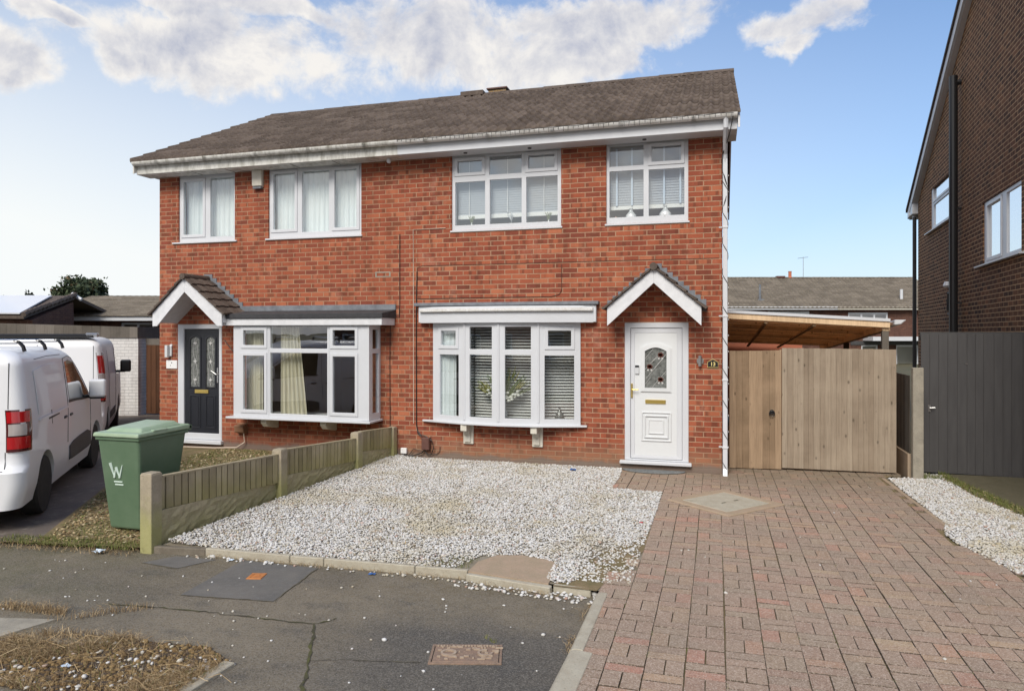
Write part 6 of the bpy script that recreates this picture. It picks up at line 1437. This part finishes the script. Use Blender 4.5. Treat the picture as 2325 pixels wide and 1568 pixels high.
# ------------------------------------------------------------------ terrace behind, seen above the gates
Zt = 49.0
tr = thing('terrace_house', 'long brown roofed terrace behind the carport with white framed windows and flue', 'house', (*cw_(at(1640, Zt), 0, Zt), -.9), TH)
tx = lambda px_: at(px_, Zt) - at(1640, Zt)
tz = lambda py_, Zc=Zt: hgt(py_, Zc) + .9
X0, X1 = -9.0, tx(2160)
ze, zr = tz(699, Zt - .4), tz(631, Zt + 4.6)
wins = [(tx(1700), tx(1715), ze - 1.3, ze - .22), (tx(1742), tx(1837), ze - 1.3, ze - .22), (tx(1925), tx(2015), ze - 1.4, ze - .30), (tx(1955), tx(1992), tz(840), tz(782)), (tx(2034), tx(2085), tz(845), tz(783))]
MB().plate((X0, X1, -.5, ze), wins, 0, .2).build('wall', 'brick_brown', tr)
MB().box(X0, X1, .9, 1.0, -.4, ze - .1).build('interior', 'room', tr)
for a, b, c, d in wins:
    k = 3 if b - a > 2 and c > 3 else 1; w_ = (b - a - .08) / k
    window(tr, I, (a, b, c, d), [(a + .08 + i * w_ + (.02 if i else 0), a + (i + 1) * w_ - .02, c + .1, d - .12, 0) for i in range(k)], y0=.02)
MB().box(X0, tx(1895), -.42, -.34, ze - .12, ze + .10).build('fascia', 'upvc', tr)
MB().box(tx(1895) + .01, X1, -.42, -.34, ze - .12, ze + .06).build('fascia', 'cream', tr)
MB().box(tx(1958), X1, -1.4, -.001, tz(773), tz(764)).build('canopy', 'upvc', tr)
MB().box(tx(1930), X1, -.05, -.001, tz(783), tz(774)).build('panel', 'plastic_dk', tr)
roof_mesh(X0, X1, -.45, ze, 4.6, zr, period=.3, gauge=.36, m='tile_far', parent=tr, wave=.035, per_s=6)
ridge(X0, X1, 4.6, zr + .02, tr, 'tile_far')
fl_ = MB(); fx_ = tx(1735); fy_ = .9; fz_ = ze + (zr - ze) * .27
fl_.lathe((fx_, fy_, fz_ - .1), [(.08, 0), (.08, 1.15)], 10).box(fx_ - .22, fx_ + .22, fy_ - .25, fy_ + .1, fz_ - .32, fz_ + .0); fl_.build('flue', 'lead', tr)
fx_ = tx(2062); MB().lathe((fx_, fy_, fz_), [(.1, 0), (.1, .7)], 10).build('flue', 'upvc', tr)
po = MB(); po.lathe((tx(1852), 4.6, zr), [(.16, 0), (.12, .1), (.12, .45), (.15, .5)], 10).build('chimney_pot', 'clayp', tr)
MB().box(tx(1818), tx(1838), 4.4, 4.8, zr, zr + .14).build('ridge_vent', 'box_brown', tr)
ae = thing('aerial', 'thin television aerial standing on the terrace roof ridge', 'aerial', (*cw_(at(1823, Zt + 4.6), 0, Zt + 4.6), zr - .9))
MB().tube([(0, 0, 0), (0, 0, 1.6)], .02, 5).build('mast', 'steel', ae); MB().tube([(-.4, 0, 1.5), (.35, 0, 1.58)], .015, 4).build('boom', 'steel', ae)
# houses across the street behind the viewer, seen only as reflections in the glass
def opposite(x0, x1, y, m, label):
    t = thing('opposite_house', label, 'house', (0, y, -.1))
    ws_ = []
    for k in range(int((x1 - x0) / 3.2)):
        a = x0 + .9 + k * 3.2; ws_ += [(a, a + 1.6, 3.2, 4.5), (a, a + 1.6, .8, 2.1)]
    Tb = lambda x, yy, z: (x, -yy, z)
    MB(Tb).plate((x0, x1, 0, 5.0), ws_, 0, .25).build('wall', m, t)
    for w__ in ws_: MB(Tb).plate(w__, [(w__[0] + .07, w__[0] + .76, w__[2] + .07, w__[3] - .07), (w__[0] + .84, w__[1] - .07, w__[2] + .07, w__[3] - .07)], .03, .1).build('window', 'upvc', t); 
    MB(Tb).box(x0, x1, .3, .35, 0, 4.9).build('interior', 'plastic_dk', t)
    MB(Tb).box(x0 - .2, x1 + .2, -.4, -.3, 4.9, 5.1).build('fascia', 'upvc', t)
    MB(Tb).prism([(-.45, 5.1), (4, 7.3), (8.4, 5.1)], x0 - .2, x1 + .2, 'x').build('roof', 'tile_far', t)
opposite(-22, -12.5, -27, 'brick_brown', 'brown brick house across the street at the far left'); opposite(-11, -1, -25, 'brick', 'red brick house across the street'); opposite(0.5, 11, -24, 'brick_buff', 'buff brick house across the street to the right')

# ------------------------------------------------------------------ plants and litter
def blades(name, pts, z, hmin, hmax, wd, lean, m, label, cat='grass', flat_=0.0, kind='stuff'):
    n = len(pts); a = rng.uniform(0, 6.28, n); h = rng.uniform(hmin, hmax, n); ln = rng.uniform(0, 1, n) * lean * h
    b = rng.uniform(0, 6.28, n); dx, dy = np.cos(b), np.sin(b); px_, py_ = -np.sin(a) * wd, np.cos(a) * wd
    up_ = h * (1 - flat_ * rng.uniform(.5, 1, n))
    p0 = np.stack([pts[:, 0] - px_, pts[:, 1] - py_, np.full(n, z)], 1); p1 = np.stack([pts[:, 0] + px_, pts[:, 1] + py_, np.full(n, z)], 1)
    mx_ = np.stack([pts[:, 0] + dx * ln * .4, pts[:, 1] + dy * ln * .4, z + up_ * .65 + .002], 1)
    m0 = mx_ - np.stack([px_, py_, 0 * px_], 1) * .7; m1 = mx_ + np.stack([px_, py_, 0 * px_], 1) * .7
    tp_ = np.stack([pts[:, 0] + dx * ln, pts[:, 1] + dy * ln, z + up_ * .8 + .004], 1); tq = tp_ + .0008
    V = np.stack([p0, p1, m1, m0, tq, tp_], 1).reshape(-1, 3); base = np.arange(n)[:, None] * 6
    F = np.concatenate([base + np.array([[0, 1, 2, 3]]), base + np.array([[3, 2, 4, 5]])]); t_ = rng.random(n)
    return tag(npmesh(name, V, F, np.concatenate([t_, t_]), m), label, cat, kind=kind)
def leaves(name, pts, z, s0, s1, m, label, cat='leaves'):
    n = len(pts); a = rng.uniform(0, 6.28, n); s_ = rng.uniform(s0, s1, n); u = np.stack([np.cos(a), np.sin(a), rng.normal(0, .25, n)], 1) * s_[:, None]; v = np.stack([-np.sin(a), np.cos(a), rng.normal(0, .25, n)], 1) * s_[:, None] * .55
    c = np.stack([pts[:, 0], pts[:, 1], z + rng.uniform(.004, .02, n)], 1); V = np.stack([c - u, c + v, c + u, c - v], 1).reshape(-1, 3)
    return tag(npmesh(name, V, np.arange(n * 4).reshape(n, 4), rng.random(n), m), label, cat, kind='stuff')
LAWN = [(-6.9, -5.36), (-5.42, -5.12), (-5.36, -.1), (-8.6, -.1), dvp(3.4, -.05), dvp(0, -.05)]
lw = scatter(LAWN, 9000); leaves('leaf_litter', lw, -.012, .010, .026, 'leaf_dead', 'dead leaves and yellowish chippings covering the neighbouring strip by the green bin')
sp2 = scatter(LAWN, 2200); tag(stones('loose_stones', sp2, np.full(len(sp2), -.012), .014, 'leaf_dead', lambda n: rng.uniform(.45, .85, n)), 'buff chippings mixed in the leaf litter beside the green bin', 'gravel', kind='stuff')
def clump(p): return (np.sin(p[:, 0] * 4.1 + 2 * np.sin(p[:, 1] * 2.3)) * np.sin(p[:, 1] * 3.7 + p[:, 0]) > .15) * .9 + .1
blades('grass', np.concatenate([scatter(LAWN, 9500, clump), scatter([(-7.0, -5.45), (-5.4, -5.28), (-5.45, -5.05), (-6.95, -5.2)], 1800), scatter([(-8.5, -.8), (-5.5, -.6), (-5.5, -2.4), (-7.6, -2.4)], 2200)]), -.012, .015, .045, .0018, .8, 'grass', 'short patchy green grass growing through the leaf litter left of the fence')
blades('dry_grass', np.concatenate([scatter([(-7.1, -5.55), (-5.3, -5.35), (-5.35, -5.08), (-6.95, -5.25)], 900), scatter(LAWN, 900)]), -.04, .03, .10, .0018, 1.2, 'straw', 'dry straw along the edge between pavement and leaf covered strip', flat_=.7)
BEDP = [(-4.85, -7.5), (-4.75, -6.98), (-4.3, -6.98), (-4.0, -6.78), (-3.35, -6.72), (-3.06, -6.86), (-3.09, -7.5)]
struct(flat('planting_bed', BEDP, -.052, varied('dark_bed_soil', (.055, .038, .026), (.085, .062, .042), 8, .95, .8, 50)))
blades('dead_weeds', scatter(BEDP, 11000, clump), -.055, .03, .13, .0009, 1.2, 'straw', 'tangled dry brown weeds in the bed at bottom left', flat_=.62)
blades('dead_weeds', np.concatenate([scatter([(-4.8, -7.2), (-4.3, -7.25), (-4.25, -7.0), (-4.7, -6.98)], 1300), scatter([(-5.4, -6.62), (-4.72, -6.60), (-4.8, -6.50), (-5.35, -6.52)], 700), scatter([(-4.8, -6.72), (-4.6, -6.60), (-4.2, -6.28), (-4.35, -6.30)], 260), scatter([(-4.7, -6.94), (-3.9, -6.80), (-3.9, -6.76), (-4.6, -6.84)], 500)]), -.055, .03, .12, .0014, 1.0, 'straw', 'golden dry grass tufts along the broken slabs at far left', flat_=.5)
bdp = scatter(BEDP, 1500); tag(stones('soil_clods', bdp, np.full(len(bdp), -.055), .014, 'leaf_dead', lambda n: rng.uniform(0, .35, n)), 'dark soil clods and leaf crumbs in the weed bed', 'soil', kind='stuff')
wsp_ = scatter(BEDP, 130); tag(stones('loose_stones', wsp_, np.full(len(wsp_), -.045), .014), 'white chippings caught among the dead weeds', 'gravel', kind='stuff')
blades('grass', scatter(BEDP, 700, clump), -.055, .02, .06, .0016, .8, 'grass', 'sparse green blades among the dead weeds')
tw = MB(); rr = random.Random(12)
for i in range(46):
    x, y = rr.uniform(-4.5, -3.0), rr.uniform(-7.45, -6.85); a = rr.uniform(0, 6.28); l_ = rr.uniform(.08, .30)
    tw.tube([(x, y, -.04 + rr.uniform(0, .04)), (x + l_ * .5 * math.cos(a), y + l_ * .5 * math.sin(a), -.03 + rr.uniform(.0, .06)), (x + l_ * math.cos(a + rr.uniform(-.5, .5)), y + l_ * math.sin(a), -.04 + rr.uniform(0, .05))], .0018, 4, rr.uniform(.2, 1))
tag(tw.build('dead_stalks', 'straw'), 'long pale dead stalks lying across the weed bed', 'stalks', kind='stuff')
blades('dry_grass', np.concatenate([scatter([(-4.7, -5.14), (-2.1, -5.05), (-2.1, -5.00), (-4.7, -5.07)], 520), scatter([(-2.1, -5.12), (-1.3, -5.24), (-1.3, -5.16), (-2.1, -5.05)], 160), scatter([(-1.06, -6.15), (-1.01, -6.15), (-1.01, -5.9), (-1.06, -5.9)], 90), scatter([(-1.06, -5.6), (-1.01, -5.6), (-1.01, -5.3), (-1.05, -5.3)], 60)]), -.058, .02, .09, .0013, 1.4, 'straw', 'dry straw caught along the foot of the edging and kerb', flat_=.7)
blades('grass', np.concatenate([scatter([(3.0, .85), (2.95, .3), (3.02, -.5), (3.2, -1.6), (3.5, -2.8), (3.7, -2.8), (3.3, -1.0), (3.12, .3), (3.08, .85)], 3400), scatter([(2.6, .36), (2.95, .36), (2.95, .6), (2.7, .7)], 500)]), 0, .02, .075, .002, .8, 'grass', 'green weeds along the edge between white gravel strip and damp slab')
lv = scatter([(3.0, .8), (2.9, .2), (3.0, -.8), (3.3, -2.2), (3.6, -2.6), (3.25, -.8), (3.1, .5)], 500); leaves('leaf_litter', lv, .01, .008, .02, 'leaf_dead', 'dead leaves in the weedy edge by the damp slab')
jb = []
for _ in range(60):
    i = random.randint(-3, 10); y = random.uniform(-6.5, -.5); jb.append((-.030 + i * .2385, y))
jb += [(x, -1.75 + random.uniform(-.05, .05)) for x in np.linspace(.55, 1.5, 40)]
jb = np.array(jb); jp = np.repeat(jb, 14, 0) + rng.normal(0, 1, (len(jb) * 14, 2)) * (.004, .03); blades('moss_tufts', jp, -.012, .008, .022, .0015, .6, 'grass', 'tiny green tufts in the joints of the brick drive', 'moss')
bp = []
for (x, y) in ((-4.7, -4.1), (-3.2, -4.35), (-2.9, -4.5), (-2.2, -3.5), (-1.9, -3.6), (-3.9, -2.5), (-2.4, -4.0), (-3.35, -1.9), (-2.0, -2.6), (-4.9, -4.6), (-2.5, -4.85), (-1.2, -1.9)): bp.append(rng.normal(0, .07, (26, 2)) + (x, y))
leaves('leaf_litter', np.concatenate(bp + [scatter(GRAV, 420)]), .022, .006, .016, mat('brown_leaf', (.28, .14, .06), .8, fn=None).name if False else 'leaf_dead', 'brown leaf scraps scattered over the white gravel')
blades('grass', np.concatenate([scatter([(-4.97, -.12), (-4.8, -.12), (-4.8, -.03), (-4.97, -.03)], 120), scatter([(-2.6, -4.95), (-2.15, -4.95), (-2.15, -4.6), (-2.5, -4.7)], 240), scatter([(-1.5, -6.25), (-1.46, -6.25), (-1.6, -6.18)], 30)]), .0, .012, .04, .0016, .8, 'grass', 'sparse weeds in the white gravel near the wall and the pad')
def scrap(x, y, z, s_, m, label, seed=1):
    rr_ = random.Random(seed); mb = MB(); n = 4; vs = [(x + (i - n / 2) * s_ / n * 1.3 + rr_.uniform(-.3, .3) * s_ / n, y + (j - n / 2) * s_ / n, z + rr_.uniform(.003, .55) * s_ * .6) for j in range(n + 1) for i in range(n + 1)]
    fs = [(j * (n + 1) + i, j * (n + 1) + i + 1, (j + 1) * (n + 1) + i + 1, (j + 1) * (n + 1) + i) for j in range(n) for i in range(n)]
    o = mb.add(vs, fs).build('litter', m); so = o.modifiers.new('s', 'SOLIDIFY'); so.thickness = .001; return tag(o, label, 'litter')
scrap(-2.12, -.42, .02, .07, 'litter_blue', 'blue scrap lying on the gravel near the house wall', 2)
scrap(-5.75, -5.32, -.04, .075, 'litter_pale', 'crumpled pale plastic scrap left of the corner post', 3)
scrap(-2.97, -5.12, -.055, .045, 'litter_blue', 'dark blue scrap at the foot of the concrete edging', 4)
scrap(-.86, -3.05, .015, .03, 'litter_red', 'tiny red scrap on the gravel beside the drive', 5)
scrap(-4.0, -7.22, -.04, .04, 'litter_pale', 'small pale scrap in the dead weeds at bottom left', 6)
scrap(-4.40, -5.14, -.055, .035, 'litter_pale', 'small pale scrap below the edging near the corner post', 7)
